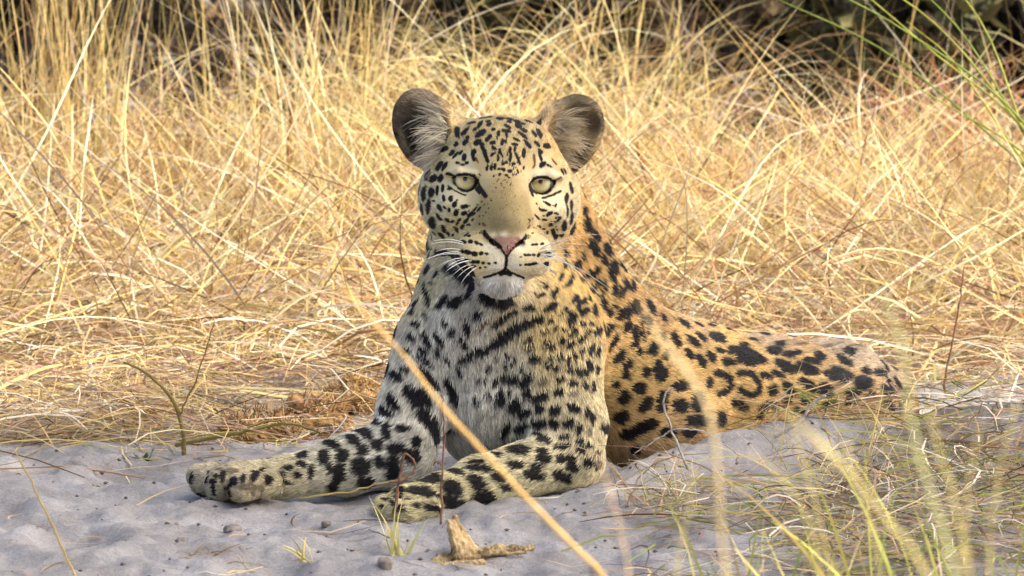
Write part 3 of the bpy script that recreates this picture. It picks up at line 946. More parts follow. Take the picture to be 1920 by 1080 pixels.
k -941 -1666 387 -21 -17 95 1337 999 485 -136 943 143
k -687 -1718 314 49 -68 53 1108 711 -106 -2 419 537
k 1010 -574 402 81 -55 -9 58 -25 680 -451 -686 140
k 998 -579 529 78 -57 22 377 490 -71 1 111 286
k -1358 58 1366 -66 -58 45 810 -1219 -395 345 -8 498
k -1156 -181 1153 -4 -88 45 1036 -746 -1382 613 177 409
k -1394 -134 1083 -54 -70 44 570 -970 -846 521 -197 330
k -1476 -135 964 -68 -58 42 817 -1307 -495 387 -103 478
k -969 -65 1358 6 -96 24 1205 -287 -1409 459 123 372
k -1019 -8 1565 -27 -93 23 1109 -491 -714 215 13 308
k -1038 27 1680 -41 -88 20 577 -373 -436 290 -54 355
k -1240 132 1647 -58 -70 39 605 -464 64 -2 236 422
k -1171 151 1808 -61 -72 29 605 -484 66 -1 199 503
k -994 25 1806 -54 -82 12 528 -474 -853 392 -222 257
k -700 -79 1215 -34 -91 -19 822 65 -1793 477 -230 256
k -1614 -40 830 -76 -2 63 807 -2602 162 109 711 337
k -1448 -393 761 -17 -69 69 217 -1081 -1035 590 -34 110
k -1693 -281 757 -26 -25 92 797 -1635 -219 215 796 278
k -1267 -383 797 8 -76 63 897 89 -13 -3 395 472
k -1553 -499 612 1 -86 50 822 5 -1 -3 405 696
k -1335 -512 582 6 -94 30 1250 147 202 -131 215 712
k -1111 -428 640 48 -79 36 63 361 700 -593 -316 98
k -1522 -551 424 15 -98 2 820 128 -19 1 19 752
k -1727 -548 556 18 -83 51 745 145 -21 -4 429 692
k -1148 -490 478 41 -90 4 968 441 -64 1 42 900
k -1366 -521 338 11 -95 -26 64 -463 1728 -895 -120 49
k -1721 -603 388 32 -93 8 1115 375 -55 1 82 969
k -1685 -522 162 38 -72 -56 1113 666 -99 10 -721 938
k -1000 -236 896 43 -88 15 747 129 -1328 711 409 358
k 475 -15 2367 51 -66 53 196 663 643 -435 -222 147
k 437 -144 2220 39 -77 49 691 667 494 -337 82 394
k 187 -240 2220 25 -88 38 704 295 219 -154 135 408
k -94 -279 2257 6 -93 34 1179 148 190 -78 153 426
k 356 -37 2458 49 -73 45 390 109 -241 150 242 230
k 306 -123 2362 39 -79 46 494 325 138 -102 107 270
k 937 797 2291 72 -65 21 54 248 574 -378 -393 85
k 1000 861 2359 57 -80 7 46 77 521 -302 -211 54
k 1069 905 2303 59 -79 10 158 230 870 -336 -241 91
k 1196 1003 2258 67 -70 19 160 378 851 -375 -329 109
k 1336 1197 2283 82 -43 34 75 -524 -843 422 754 -62
k 1414 1364 2261 83 -23 49 136 -1005 -696 331 1028 -78
k 1266 1058 2206 71 -64 25 68 356 712 -342 -345 75
k 814 265 2235 73 -29 61 51 974 400 -341 -622 112
k 878 515 2227 82 -11 54 45 1018 319 -268 -726 119
k 713 143 2276 64 -43 61 210 940 445 -354 -289 168
k 751 100 2206 63 -45 61 135 1009 612 -297 -291 91
k 826 101 2124 68 -43 58 324 1201 526 -479 -382 275
k 947 445 2110 84 -9 52 47 1993 721 -382 -1098 160
k 1069 856 2093 61 -72 30 156 -231 -869 449 396 27
k 1132 865 1991 63 -69 31 48 266 495 -378 -312 75
k 1208 948 2043 60 -74 26 361 281 -37 1 97 277
k 1272 971 1964 61 -73 27 399 611 771 -425 -268 235
k 1354 1046 1966 67 -68 25 103 497 1088 -361 -328 75
k 1450 1177 2013 76 -55 31 173 -301 -959 574 795 -5
k 1526 1199 1850 76 -58 27 79 469 804 -290 -344 72
k 1611 1482 2004 81 -28 50 432 -92 -743 342 1069 50
k 693 -106 2045 51 -71 46 415 701 626 -455 -140 283
k 606 -67 2185 49 -66 55 376 252 -34 1 229 272
k 662 -76 2123 51 -67 52 376 263 -35 1 215 274
k 568 -142 2113 43 -78 43 325 266 153 -112 44 191
k 443 -223 2061 31 -87 37 424 314 385 -159 11 159
k 974 875 2738 69 -69 13 158 -12 -898 449 454 21
k 1076 955 2607 74 -63 17 286 115 -802 430 525 88
k 1196 1084 2508 82 -49 26 170 -223 -947 491 816 -20
k 905 823 2820 66 -73 10 60 145 663 -378 -334 76
k 886 848 3026 77 -59 20 184 -115 -1034 450 588 5
k 975 924 2903 80 -53 24 259 68 -724 430 678 70
k 1114 1068 2726 85 -40 31 418 182 -921 488 1113 83
k 911 803 2462 60 -79 6 464 377 342 -293 -196 375
k 974 852 2500 58 -80 5 105 111 585 -373 -268 101
k 1164 1007 2416 73 -65 16 386 218 -857 346 417 107
k 1293 1339 2487 89 -11 43 592 737 -798 221 958 55
k 848 866 3195 83 -47 27 117 -173 -652 300 527 -13
k 829 752 2684 61 -78 2 227 187 371 -263 -200 178
k 816 689 2426 82 -47 30 229 597 317 -263 -331 195
k 1019 851 2202 62 -75 19 379 301 -40 0 57 221
k -990 300 2351 -82 -39 39 282 -1446 -835 294 -482 142
k -800 -21 2267 -63 -67 36 725 -195 895 -347 450 232
k -643 -133 2282 -48 -79 36 910 -291 568 -339 452 529
k -1116 429 2182 -84 -25 46 264 -37 465 -212 753 20
k -1147 354 2091 -77 -33 53 225 94 382 -266 720 56
k -1114 178 1975 -66 -60 43 526 -724 -206 188 27 324
k -844 -84 1821 -62 -77 -3 564 -416 -926 326 -269 226
k -781 -128 2016 -59 -79 12 527 -389 52 0 55 371
k -957 153 2244 -78 -51 35 209 -654 -483 285 -335 148
k -1001 113 2079 -72 -58 34 304 -630 -440 196 -165 136
k -706 -190 1930 -53 -84 2 301 -180 548 -390 250 193
k -562 -265 1814 -40 -91 -3 380 -137 -803 340 -157 181
k -518 -279 1974 -34 -92 16 272 -270 -985 362 -116 113
k -406 -288 2132 -23 -95 14 374 6 653 -389 127 210
k -156 -330 2056 1 -98 16 1037 103 590 -187 51 320
k -19 -302 2166 15 -95 25 688 255 548 -241 39 284
k -1251 19 1441 -45 -77 44 463 -459 -326 241 22 287
k -875 -57 1672 -50 -85 -1 338 -189 -564 261 -155 173
k -750 -127 1587 -54 -81 -14 317 -92 -673 273 -210 157
k -612 -192 1470 -49 -84 -20 285 -23 -614 272 -197 155
k 1176 779 1640 85 -50 9 582 1130 848 -315 -488 247
k 1253 876 1468 68 -72 -8 649 538 702 -444 -467 436
k 1348 974 1347 59 -78 -18 555 279 627 -333 -326 324
k 1443 1052 1648 66 -72 12 177 324 955 -428 -371 126
k 1487 1072 1505 64 -75 5 100 124 554 -428 -354 124
k 1647 1219 1504 71 -68 8 298 400 763 -684 -669 340
k 1596 1289 1838 77 -53 33 123 -247 -681 360 517 -6
k 1801 1413 1407 83 -53 0 126 196 689 -434 -682 169
k 1777 1634 1830 81 -26 51 288 -68 -495 270 897 31
k 1636 1468 1955 80 -33 49 360 -44 -623 383 1053 75
k 2027 2229 1680 67 -19 70 839 516 -656 199 1106 116
k 2199 2668 1608 56 -4 82 692 608 -333 105 930 126
k 1924 1706 1559 89 -34 27 514 586 -962 447 1231 84
k 2139 2107 1479 78 -39 46 900 795 -859 291 838 221
k 2238 2353 1497 74 -30 59 674 441 -624 240 898 150
k 2416 2692 1450 61 -29 73 1144 1223 -470 172 1326 386
k 2093 1927 1350 81 -52 23 505 437 -777 364 642 163
k 2235 2101 1242 81 -53 21 549 506 -847 486 828 221
k 2359 2309 1259 81 -47 33 520 419 -674 402 838 214
k 2458 2530 1312 72 -44 52 695 719 -349 133 535 271
k 2567 2551 1167 71 -56 40 947 994 -302 109 501 508
k 2680 2801 1255 70 -41 58 1436 1607 -600 187 1026 497
k 2803 2867 1137 76 -43 47 1442 1838 -633 185 891 515
k 2877 3082 1178 76 -30 57 1682 1947 -1223 319 1410 316
k 2755 3057 1304 66 -25 70 756 1447 -197 14 769 262
k 2860 3546 1302 48 -7 87 756 1242 -169 18 934 171
k 3125 3625 1155 57 -29 76 1108 1228 -360 129 1303 403
k 3321 3764 1084 52 -43 72 1042 909 -215 52 655 352
k 3208 3879 1198 38 -27 87 749 731 -100 18 839 255
k 3421 3902 1092 52 -39 75 676 715 -98 13 580 290
k 3597 3970 985 63 -42 64 1161 1071 -454 130 707 331
k 3699 4209 1010 63 -27 72 678 42 -577 381 1463 214
k 3272 3550 971 67 -50 53 1484 1083 -836 330 1003 530
k 3541 3802 911 65 -53 52 1544 1171 -718 270 890 571
k 3019 3094 925 84 -43 29 949 1562 -465 122 487 358
k 3171 3345 909 75 -51 39 844 915 -430 160 495 347
k 3937 4149 778 42 -30 84 1531 426 -617 384 2197 599
k 3998 4508 911 45 -47 74 1084 -140 -747 316 797 316
k 4227 4163 692 27 -23 92 1350 995 -139 68 2408 591
k 4438 4736 729 73 -36 56 932 1554 -216 20 701 423
k 4264 4551 768 50 -39 76 463 -403 -513 421 942 204
k 4523 4327 590 54 -8 83 997 -632 -770 513 2422 188
k 4671 5113 559 87 -22 43 528 208 -933 313 1109 7
k 2325 2137 975 78 -54 27 133 517 647 -437 -557 154
k 3111 3177 739 82 -54 11 753 1113 -156 1 142 716
k 3308 3432 716 74 -63 18 816 647 -1051 518 701 328
k 3578 3704 704 65 -67 32 968 522 -880 437 627 421
k 3493 3654 782 67 -64 34 749 724 -101 4 225 412
k 3761 3812 650 40 -69 59 901 -12 -634 480 757 560
k 4098 3906 604 25 -60 74 1036 359 -51 16 626 504
k 2703 2587 641 78 -60 -9 1122 1572 -624 226 206 591
k 2476 1970 562 85 -37 34 195 1214 833 -663 -1255 293
k 2187 1793 779 56 -55 61 139 1433 1177 -801 -631 159
k 1983 1742 991 69 -69 13 1024 996 -139 1 137 709
k 1982 1618 759 41 -70 56 1017 535 -76 8 681 850
k 2185 1615 587 55 -72 39 1603 1141 -163 4 371 675
k 1750 1400 1173 76 -58 -28 506 261 845 -701 -1193 565
k 1571 1179 1236 63 -72 -25 654 607 -84 -4 -241 686
k 1705 1301 1283 75 -62 -17 148 -65 867 -576 -750 205
k 1490 1215 1040 53 -68 -49 871 765 -107 -8 -647 889
k 1323 993 1230 54 -77 -32 578 430 -60 -3 -224 538
k 1203 976 1111 47 -72 -49 578 412 -58 -3 -331 481
k 1300 1172 937 37 -66 -64 152 -935 1061 -785 -670 233
k 1587 1429 856 49 -78 -36 725 485 -69 -5 -326 700
k 1543 1437 772 33 -91 -21 814 229 266 -200 -205 576
k 1765 1542 885 59 -80 -1 175 112 987 -645 -480 181
k 1277 1434 677 -3 -84 -52 1007 -44 6 -6 -591 957
k 1543 1418 545 -7 -97 18 1825 -9 673 -270 153 730
k 1373 1446 458 -32 -94 -4 1148 -391 56 -1 -30 732
k 1752 1510 756 34 -87 33 724 267 -38 2 207 553
k 1449 1462 277 -25 -86 -43 718 -229 33 -4 -311 627
k 1828 1418 475 20 -96 12 1155 238 -34 0 68 572
k 2088 1515 461 48 -86 8 1162 641 -92 0 51 575
k 3414 3522 438 63 -75 -11 895 771 -110 -4 -92 603
k 3512 3600 550 61 -77 12 745 571 -81 0 99 650
k 3804 3728 506 25 -83 47 884 243 -34 6 311 547
k 4541 4060 413 68 -61 39 1106 677 -861 311 567 344
k 4772 5221 393 88 -33 30 123 1111 885 -605 -1392 245
k 1100 -270 787 96 -24 -3 553 1847 -265 -1 -59 613
k 1769 1413 1630 83 -49 25 328 255 -601 255 476 81
k 2363 2979 1547 40 -8 90 654 545 -188 49 747 112
k 2593 3321 1449 43 4 89 856 541 -302 84 936 127
k 3026 4088 1280 12 -3 98 719 -154 -108 64 942 131
k 2486 2698 1392 63 -36 68 555 474 -265 109 568 198
k 3765 4006 824 61 -45 63 529 597 -83 10 443 308
k 4313 3985 567 44 -59 66 598 388 -55 12 442 382
k 4050 3790 497 26 -79 54 886 269 -38 6 276 404
k 3269 3368 576 75 -64 -2 600 702 -99 -2 -21 519
k -2181 -668 498 19 -69 68 73 856 852 -741 -125 84
k -1963 -625 504 13 -84 51 150 519 816 -808 -34 149
k -1746 -612 370 32 -94 5 1190 400 -59 1 57 1124
k -2118 -717 379 35 -89 25 63 230 717 -443 -158 63
k -2007 -685 280 26 -95 -13 371 -89 1397 -861 -278 275
k -2430 -688 514 3 -38 91 857 466 166 -128 764 326
k -2103 -468 627 -22 -35 90 1000 -1141 -196 167 860 372
k -1841 -446 667 1 -50 86 956 -606 -359 244 758 438
k -1737 -281 745 -27 -22 93 1325 -1963 -70 103 1073 284
k -2440 -821 426 39 -68 61 628 133 -251 122 340 304
k -2600 -919 396 26 -79 54 658 126 -136 61 251 334
k -2489 -908 313 44 -87 19 556 228 -240 126 138 333
k -2674 -985 312 37 -89 24 591 240 -35 -1 116 435
k -2335 -813 343 39 -88 23 82 276 935 -369 -148 55
k -2631 -974 241 35 -92 -7 694 286 -300 102 17 281
k -2076 -640 129 25 -72 -63 742 302 -45 10 -611 694
k -3366 -1400 386 11 -60 78 125 934 694 -366 18 63
k -3490 -1438 310 -49 -77 38 377 -225 33 -3 176 349
k -3236 -1686 353 -54 -63 54 90 351 501 -465 411 20
k -3124 -1691 385 9 -68 71 180 496 454 -349 73 117
k -2984 -1592 414 32 -52 78 395 1087 570 -402 80 222
k -2920 -1102 373 57 -55 59 310 812 450 -319 -112 204
k -2820 -1453 331 61 -56 54 179 611 438 -516 -329 241
k -3440 -1416 369 -21 -64 72 374 -104 15 -6 272 241
k -3316 -1458 238 47 -87 0 366 196 -29 1 2 281
k -1050 -1963 282 39 -60 68 1468 690 -233 47 606 505
k -877 -1893 196 60 -76 20 1104 839 -125 -1 172 647
k -662 -1727 271 57 -73 36 1152 531 -753 405 621 621
k -619 -1678 83 66 -61 -42 1450 1948 -553 144 -454 880
k -310 -1442 129 45 -79 -40 1482 918 -137 1 -450 893
k -909 -1706 381 -5 -34 93 1311 300 190 -96 1003 368
k -905 -2484 154 44 -84 30 993 403 -330 95 169 334
k -1076 -2543 194 33 -63 69 587 263 -40 -2 279 256
k -1171 -2288 212 9 -12 98 736 229 -34 -5 570 78
k -1308 -2091 195 21 -44 86 663 243 -36 -7 781 406
k -1292 -2463 157 -65 3 75 753 -1696 255 -7 750 158
k -1278 -1976 302 -34 -36 86 744 -525 78 -6 666 275
k -43 -1259 221 68 -70 -20 743 754 -112 0 -135 471
k -1450 -2111 210 8 -11 98 663 192 -29 -8 761 103
k -1480 -2222 133 -6 -90 41 591 -40 6 -1 127 279
f 356 -385 1365 -12 -97 16 644 -40 242 -170 99 459
f 711 -442 1228 22 -77 58 624 164 -23 1 256 342
f 898 -581 781 56 -78 26 98 246 522 -369 -231 99
f 4180 5028 1022 36 -9 92 1210 1508 -206 19 664 110
f 1903 2042 1763 75 -11 64 491 349 -458 126 645 55
f -231 -286 947 -20 -96 -15 264 -151 592 -141 19 64
f -331 -264 963 -29 -94 -14 235 -172 676 -147 38 48
f -400 -221 881 -39 -87 -25 162 -259 646 -151 58 33
f 3781 4657 1060 27 -18 94 925 797 -109 17 660 124
f 3479 4193 1156 45 -18 87 936 1424 -194 15 658 126
k -587 -234 1615 -44 -87 -14 500 -259 36 1 -83 515
k -527 -266 1644 -38 -91 -12 870 -422 427 -194 20 461
k -468 -292 1673 -32 -93 -10 500 -174 24 0 -56 511
k -421 -308 1694 -27 -95 -9 746 -244 334 -185 10 466
k -374 -322 1715 -22 -96 -7 499 -117 16 0 -39 509
k -318 -335 1742 -16 -97 -6 835 -165 397 -202 7 459
k -262 -344 1768 -11 -98 -4 499 -55 7 0 -21 506
k -187 -351 1820 -4 -99 -1 748 -28 4 0 -7 756
k -140 -352 1851 -1 -99 1 841 -1 566 -415 13 626
k -94 -351 1883 2 -99 4 748 12 -2 0 33 751
k -53 -348 1917 4 -99 7 748 76 628 -483 21 573
k -12 -341 1951 7 -97 20 748 53 -7 0 149 735
k 25 -333 1975 9 -96 20 748 171 480 -415 91 616
k 62 -324 1999 11 -96 21 748 84 -11 0 161 733
k 156 -305 2027 16 -95 24 561 89 -12 0 139 548
k 203 -293 2042 18 -94 26 788 215 236 -177 110 523
k 250 -279 2055 21 -93 28 562 119 -16 0 163 545
k 287 -267 2066 23 -92 29 694 236 202 -177 123 521
k 325 -254 2077 25 -91 31 562 149 -20 0 187 541
k 75 -327 1980 11 -96 22 312 35 -5 0 68 305
k 131 -311 2016 14 -95 23 717 217 453 -173 37 257
k 187 -293 2051 18 -94 25 312 57 -8 0 81 304
k -1050 -144 1211 17 -87 45 561 101 -14 -2 275 529
k -1019 -168 1145 26 -87 39 453 -293 -962 510 241 201
k -987 -184 1078 35 -87 32 560 216 -30 -1 201 539
k -925 -194 840 61 -78 3 807 625 -89 1 30 815
k -900 -169 741 76 -63 -1 371 419 -1481 779 850 89
k -876 -121 639 91 -38 -5 805 1060 -153 1 -9 821
k 2410 2300 1067 80 -55 20 453 508 -71 1 138 430
k 2440 2337 1059 78 -57 21 562 594 -144 52 196 419
k 2469 2373 1051 76 -60 21 453 483 -67 2 144 429
k 2498 2403 1034 74 -62 21 539 488 -306 186 322 366
k 2527 2431 1017 73 -63 21 453 465 -65 1 138 430
k 2553 2453 991 72 -64 20 463 355 -452 300 401 282
k 2579 2474 966 72 -65 18 454 458 -64 1 121 433
k 2585 2473 937 73 -65 17 123 -14 -550 443 475 31
k 2592 2473 908 73 -65 16 454 466 -65 1 107 435
k 2579 2451 882 75 -63 17 -241 -384 -482 414 389 -237
k 2566 2428 857 76 -61 18 454 485 -68 1 120 433
k 2536 2385 844 78 -57 21 -520 -678 -247 250 154 -396
k 2507 2337 831 80 -53 26 454 506 -71 2 180 424
k 2477 2288 828 80 -49 31 -551 -703 -83 141 -42 -420
k 2448 2237 826 80 -46 36 453 507 -71 3 247 414
k 2703 2630 1015 74 -60 27 455 471 -65 2 181 425
k 2735 2670 1013 75 -58 28 597 654 -32 -43 140 428
k 2768 2713 1010 77 -55 29 456 491 -68 3 197 423
k 2798 2751 1001 79 -52 29 565 596 -145 53 252 413
k 2827 2790 993 79 -52 30 456 503 -70 3 202 423
k 2856 2821 966 80 -51 27 508 409 -448 282 463 291
k 2886 2854 939 82 -50 25 457 523 -73 2 172 427
k 2906 2873 907 83 -49 21 346 231 -547 382 525 177
k 2925 2893 875 84 -49 18 458 537 -75 1 130 433
k 2938 2904 838 85 -49 14 223 126 -626 431 543 78
k 2951 2918 801 85 -50 9 458 543 -76 0 77 440
k 2935 2886 776 84 -51 6 -297 -411 -469 400 446 -282
k 2918 2858 751 84 -53 2 457 533 -75 -1 29 447
k 2886 2808 745 82 -56 1 -581 -673 -135 171 179 -444
k 2853 2761 739 80 -58 -1 456 510 -72 -1 5 450
k 2813 2709 753 78 -61 0 -661 -715 209 -74 -89 -432
k 2774 2661 766 76 -64 0 455 483 -68 -1 7 449
k 2741 2623 794 74 -66 2 -549 -552 458 -260 -286 -329
k 2709 2589 821 73 -67 5 455 465 -65 0 36 445
k 2948 2992 448 78 -52 -33 523 566 -81 -6 -221 547
k 2957 2987 481 79 -52 -29 182 -22 622 -502 -608 235
k 2966 2984 514 80 -52 -25 523 587 -83 -5 -161 539
k 2986 3004 537 81 -52 -21 380 303 463 -421 -557 389
k 3005 3026 560 82 -53 -18 524 599 -85 -4 -111 532
k 3038 3074 569 82 -54 -15 607 639 209 -237 -350 511
k 3071 3121 579 81 -56 -12 524 591 -84 -3 -74 527
k 3104 3170 562 79 -59 -12 630 716 -287 148 91 482
k 3137 3215 546 76 -63 -12 524 553 -78 -3 -80 528
k -761 -80 3747 -60 -77 -20 213 -171 21 0 -58 221
k -739 -96 3743 -54 -73 -40 342 -209 -73 59 -163 226
k -717 -108 3738 -46 -65 -59 213 -139 17 1 -177 236
k -695 -113 3732 -31 -49 -80 341 -47 -92 60 -250 236
k -674 -46 3718 58 -40 -70 212 176 -21 1 -198 238
k -686 -36 3698 59 -68 -40 199 170 -21 1 -113 215
k -671 -22 3705 71 -46 -52 258 155 138 -102 -223 200
k -655 -5 3713 67 -38 -62 199 191 -23 1 -165 222
k -633 -186 3741 -37 -60 -69 335 -268 129 -54 -157 213
k -611 -198 3749 -9 -81 -56 200 -23 3 1 -154 220
k -586 -199 3752 7 -86 -49 369 2 46 -24 -124 215
k -561 -198 3755 2 -90 -41 200 5 -1 0 -97 213
k -530 -198 3754 -13 -93 -32 432 -53 -15 10 -74 210
k -499 -202 3753 -24 -94 -19 200 -53 6 0 -41 206
k -471 -208 3742 -33 -88 -30 393 -101 -141 73 -94 199
k -443 -211 3732 -20 -87 -42 200 -49 6 0 -104 214
k -427 -195 3711 0 -66 -73 232 289 -317 154 -133 145
k -412 -169 3689 -7 -59 -79 200 -20 2 1 -221 228
k -402 -149 3668 -44 -54 -70 147 193 -320 179 -199 114
k -393 -142 3648 -74 -56 -34 200 -212 26 0 -92 213
k -386 -294 3645 -71 -51 46 96 -329 -296 192 -157 75
k -380 -320 3626 -69 -53 47 200 -198 24 0 140 184
k -674 -24 3703 71 -49 -49 224 228 -28 1 -147 245
k -674 1 3681 82 -41 -38 -1 156 -344 224 264 -32
k -674 15 3660 86 -46 -20 224 276 -34 0 -53 233
k -665 33 3633 83 -53 9 140 107 -392 210 265 47
k -656 35 3607 76 -50 40 224 243 -30 -1 136 210
k -637 41 3588 59 -49 62 283 -20 -283 158 282 126
k -618 -102 3586 28 -22 92 224 90 -11 -1 315 188
k -596 -116 3576 22 -30 92 336 -156 -174 110 305 159
k -574 -135 3565 10 -37 91 225 31 -4 -1 305 189
k -546 -147 3560 1 -24 96 413 -124 -77 48 319 182
k -518 -169 3557 -11 -25 95 225 -36 5 -1 322 187
k -490 -164 3563 -16 -21 95 412 35 88 -50 329 180
k -461 -165 3569 -28 -31 90 225 -91 11 -1 303 189
k -440 -157 3581 -38 -37 84 335 58 186 -112 304 159
k -417 -281 3608 -75 -35 54 225 -243 30 0 186 203
k -402 -293 3622 -72 -48 47 262 -122 225 -141 270 143
k -386 -302 3636 -70 -51 47 225 -226 28 0 158 207
k -406 -5 3612 -79 -37 46 288 -327 40 0 205 264
k -392 -299 3630 -71 -51 47 221 -455 -277 239 -130 176
k -380 -330 3614 -69 -53 47 288 -284 35 0 199 264
k -367 -358 3599 -68 -56 46 221 -437 -279 239 -123 175
k -355 -385 3584 -66 -59 44 287 -272 34 0 187 266
k -342 -408 3571 -65 -61 43 233 -399 -243 224 -96 192
k -330 -430 3558 -64 -63 42 287 -263 32 0 175 267
k -321 -446 3547 -63 -66 38 197 -319 -225 230 -113 187
k -311 -461 3537 -63 -66 38 287 -257 32 0 157 269
k -417 -299 3592 -72 -51 46 219 -224 28 0 151 201
k -399 -337 3578 -70 -54 44 281 -465 -224 155 -54 162
k -380 -371 3563 -69 -57 42 219 -215 27 0 135 203
k -749 -72 3608 -63 -71 28 100 -84 10 0 38 96
k -730 -88 3594 -46 -86 17 234 -161 -176 64 -19 80
k -711 -101 3580 -46 -85 21 100 -53 7 0 24 98
k -692 -113 3569 -41 -84 33 238 -171 -138 55 6 83
k -674 -125 3558 -32 -81 47 100 -37 5 0 55 94
k -649 -140 3547 -26 -73 62 304 -214 -126 44 55 83
k -624 -160 3537 -24 -63 73 100 -34 4 0 102 88
k -602 -176 3530 -25 -57 77 274 -227 -90 39 89 82
k -580 -195 3522 -27 -58 75 100 -39 5 0 109 87
k -561 -210 3518 -31 -62 71 245 -191 -58 31 82 85
k -542 -226 3514 -40 -62 66 100 -57 7 0 94 89
k 206 -289 3622 78 -43 43 187 210 -26 0 123 173
k 215 -250 3642 80 -41 41 134 378 311 -176 -159 86
k 224 -207 3662 91 -24 30 188 244 -30 0 97 177
k 240 -123 3671 -9 -70 -70 227 -300 312 -144 -101 133
k 256 -146 3692 -7 -77 -61 187 -18 2 0 -166 209
k 277 -148 3702 17 -89 -39 322 3 139 -74 -94 185
k 299 -143 3711 38 -90 -18 187 80 -10 0 -38 193
k 331 -129 3712 36 -89 -24 424 167 22 -19 -60 195
k 362 -119 3714 19 -94 -26 187 39 -5 0 -54 195
k 390 -110 3707 7 -87 -46 391 82 -98 40 -100 196
k 418 -105 3700 -6 -80 -58 187 -16 2 -1 -151 207
k 440 -90 3685 1 -57 -81 317 207 -207 92 -183 186
k 462 93 3651 -72 -47 -49 187 -193 24 0 -122 204
k 478 79 3643 -69 -54 -45 252 -157 -134 96 -195 186
k 493 69 3635 -37 -84 -38 187 -87 11 0 -91 200
k 212 -256 3643 80 -42 41 237 270 -33 0 152 220
k 215 -267 3626 80 -41 42 54 -149 -312 234 292 3
k 218 -279 3608 80 -41 41 237 271 -33 0 151 220
k 234 -268 3588 82 -39 40 247 104 -311 183 307 115
k 249 -255 3568 83 -38 39 238 281 -35 0 144 221
k 274 -215 3550 85 -29 41 378 338 -232 107 268 181
k 299 -106 3524 32 -17 92 238 110 -14 1 334 198
k 324 -91 3519 29 -20 92 391 94 -61 30 343 195
k 349 -81 3515 31 -32 89 238 104 -13 1 315 200
k 378 -49 3520 14 -43 88 417 261 108 -74 278 193
k 406 -30 3527 10 -53 83 238 33 -4 1 287 204
k 428 -4 3540 -12 -35 92 335 268 208 -137 290 159
k 450 104 3542 -65 -45 59 237 -222 27 1 211 214
k 462 105 3561 -78 -46 40 204 -39 313 -197 303 96
k 475 96 3581 -88 -39 23 237 -299 37 0 91 228
k 481 90 3607 -85 -50 -8 96 -149 410 -230 276 24
k 487 74 3634 -59 -70 -37 237 -201 25 -1 -125 255
k 212 -289 3609 79 -43 42 200 226 -28 0 128 185
k 215 -298 3595 79 -43 41 55 -111 -262 196 247 9
k 218 -306 3580 80 -43 40 200 228 -28 0 123 186
k 224 -308 3565 80 -43 38 107 -36 -265 186 257 43
k 230 -310 3549 81 -43 37 200 232 -29 0 114 187
k 237 -309 3537 82 -43 35 116 8 -235 179 258 58
k 243 -307 3524 82 -44 34 200 235 -29 0 106 188
g 500 52 3656 -7 -57 -81 150 -14 2 -1 -169 172
g 518 25 3665 5 -31 -94 273 -93 103 -48 -183 166
g 537 19 3672 32 -42 -83 150 70 -9 -1 -170 172
g 556 25 3681 62 -55 -54 269 138 118 -68 -159 155
g 574 42 3688 77 -60 -16 151 166 -20 0 -31 155
k 356 -150 3473 63 -51 57 150 136 -17 0 126 135
k 377 -126 3473 52 -54 64 308 271 11 -21 124 134
k 399 -106 3474 47 -55 68 150 101 -12 0 149 133
k 421 -81 3480 43 -56 70 302 315 91 -59 104 126
k 443 -57 3486 41 -63 65 150 86 -11 0 139 134
k 465 -38 3490 44 -70 55 306 239 58 -41 80 135
k 487 -19 3494 52 -71 46 150 102 -13 0 90 140
k 509 3 3504 59 -74 30 298 292 135 -75 -5 132
k 531 24 3514 63 -75 15 150 122 -15 0 30 147
k 550 43 3518 74 -64 15 274 309 54 -48 -18 146
k 568 66 3522 73 -60 29 151 158 -19 0 64 143
k -890 451 2754 -91 -40 -1 379 -488 63 0 14 378
k -852 378 2760 -84 -52 -2 605 -724 43 32 -35 382
k -814 325 2764 -78 -61 1 378 -418 54 0 12 377
k -776 279 2767 -79 -60 3 604 -678 37 32 -12 379
k -738 224 2771 -85 -51 -1 378 -458 59 0 8 378
k -707 164 2766 -89 -42 -7 525 -657 -126 141 -195 377
k -675 93 2762 -89 -39 -19 378 -478 62 1 -82 389
k -647 -593 2826 -91 -35 -15 409 -473 -350 266 -383 316
k -622 -636 2806 -82 -50 -22 375 -440 57 1 -105 390
k -647 -590 2819 -91 -34 -17 564 -731 94 1 -101 578
k -628 -621 2798 -84 -45 -25 389 -306 -482 451 -647 422
k -610 -639 2775 -78 -51 -34 563 -624 81 1 -248 597
k -591 -648 2751 -71 -54 -42 388 -103 -509 451 -649 423
k -572 -651 2727 -65 -54 -51 562 -523 68 2 -387 615
k -547 -654 2702 -57 -55 -59 486 -5 -490 399 -645 483
k -522 -648 2676 -50 -53 -68 561 -398 52 2 -519 632
k -498 -637 2653 -42 -49 -75 501 148 -462 371 -655 510
k -473 -493 2612 -74 -37 -54 563 -592 77 2 -399 617
k -738 159 2622 -66 -59 44 440 -415 54 -1 285 405
k -707 114 2608 -65 -63 41 541 -690 -236 225 13 377
k -675 74 2595 -62 -67 38 440 -381 50 -1 234 411
k -644 38 2580 -59 -71 37 540 -576 -250 225 10 377
k -612 6 2566 -54 -74 37 439 -298 39 -1 209 414
k -581 -24 2551 -48 -77 40 539 -476 -263 225 50 372
k -550 -51 2535 -43 -78 43 438 -226 30 -1 227 411
k -531 -74 2513 -44 -77 44 346 -426 -408 350 -46 271
k -512 -98 2491 -47 -78 39 438 -248 32 -1 207 414
k -473 -493 2612 -74 -37 -54 375 -395 52 1 -266 412
k -468 -133 2530 -87 -46 -7 103 -98 -557 370 -464 128
k -462 -140 2497 -75 -65 1 376 -401 53 0 11 376
k -468 -143 2453 -50 -82 25 -94 -139 -647 372 -235 -23
k -474 -155 2410 -35 -85 38 375 -145 19 0 161 357
k -481 -170 2375 -33 -84 41 -99 -238 -570 370 -165 -40
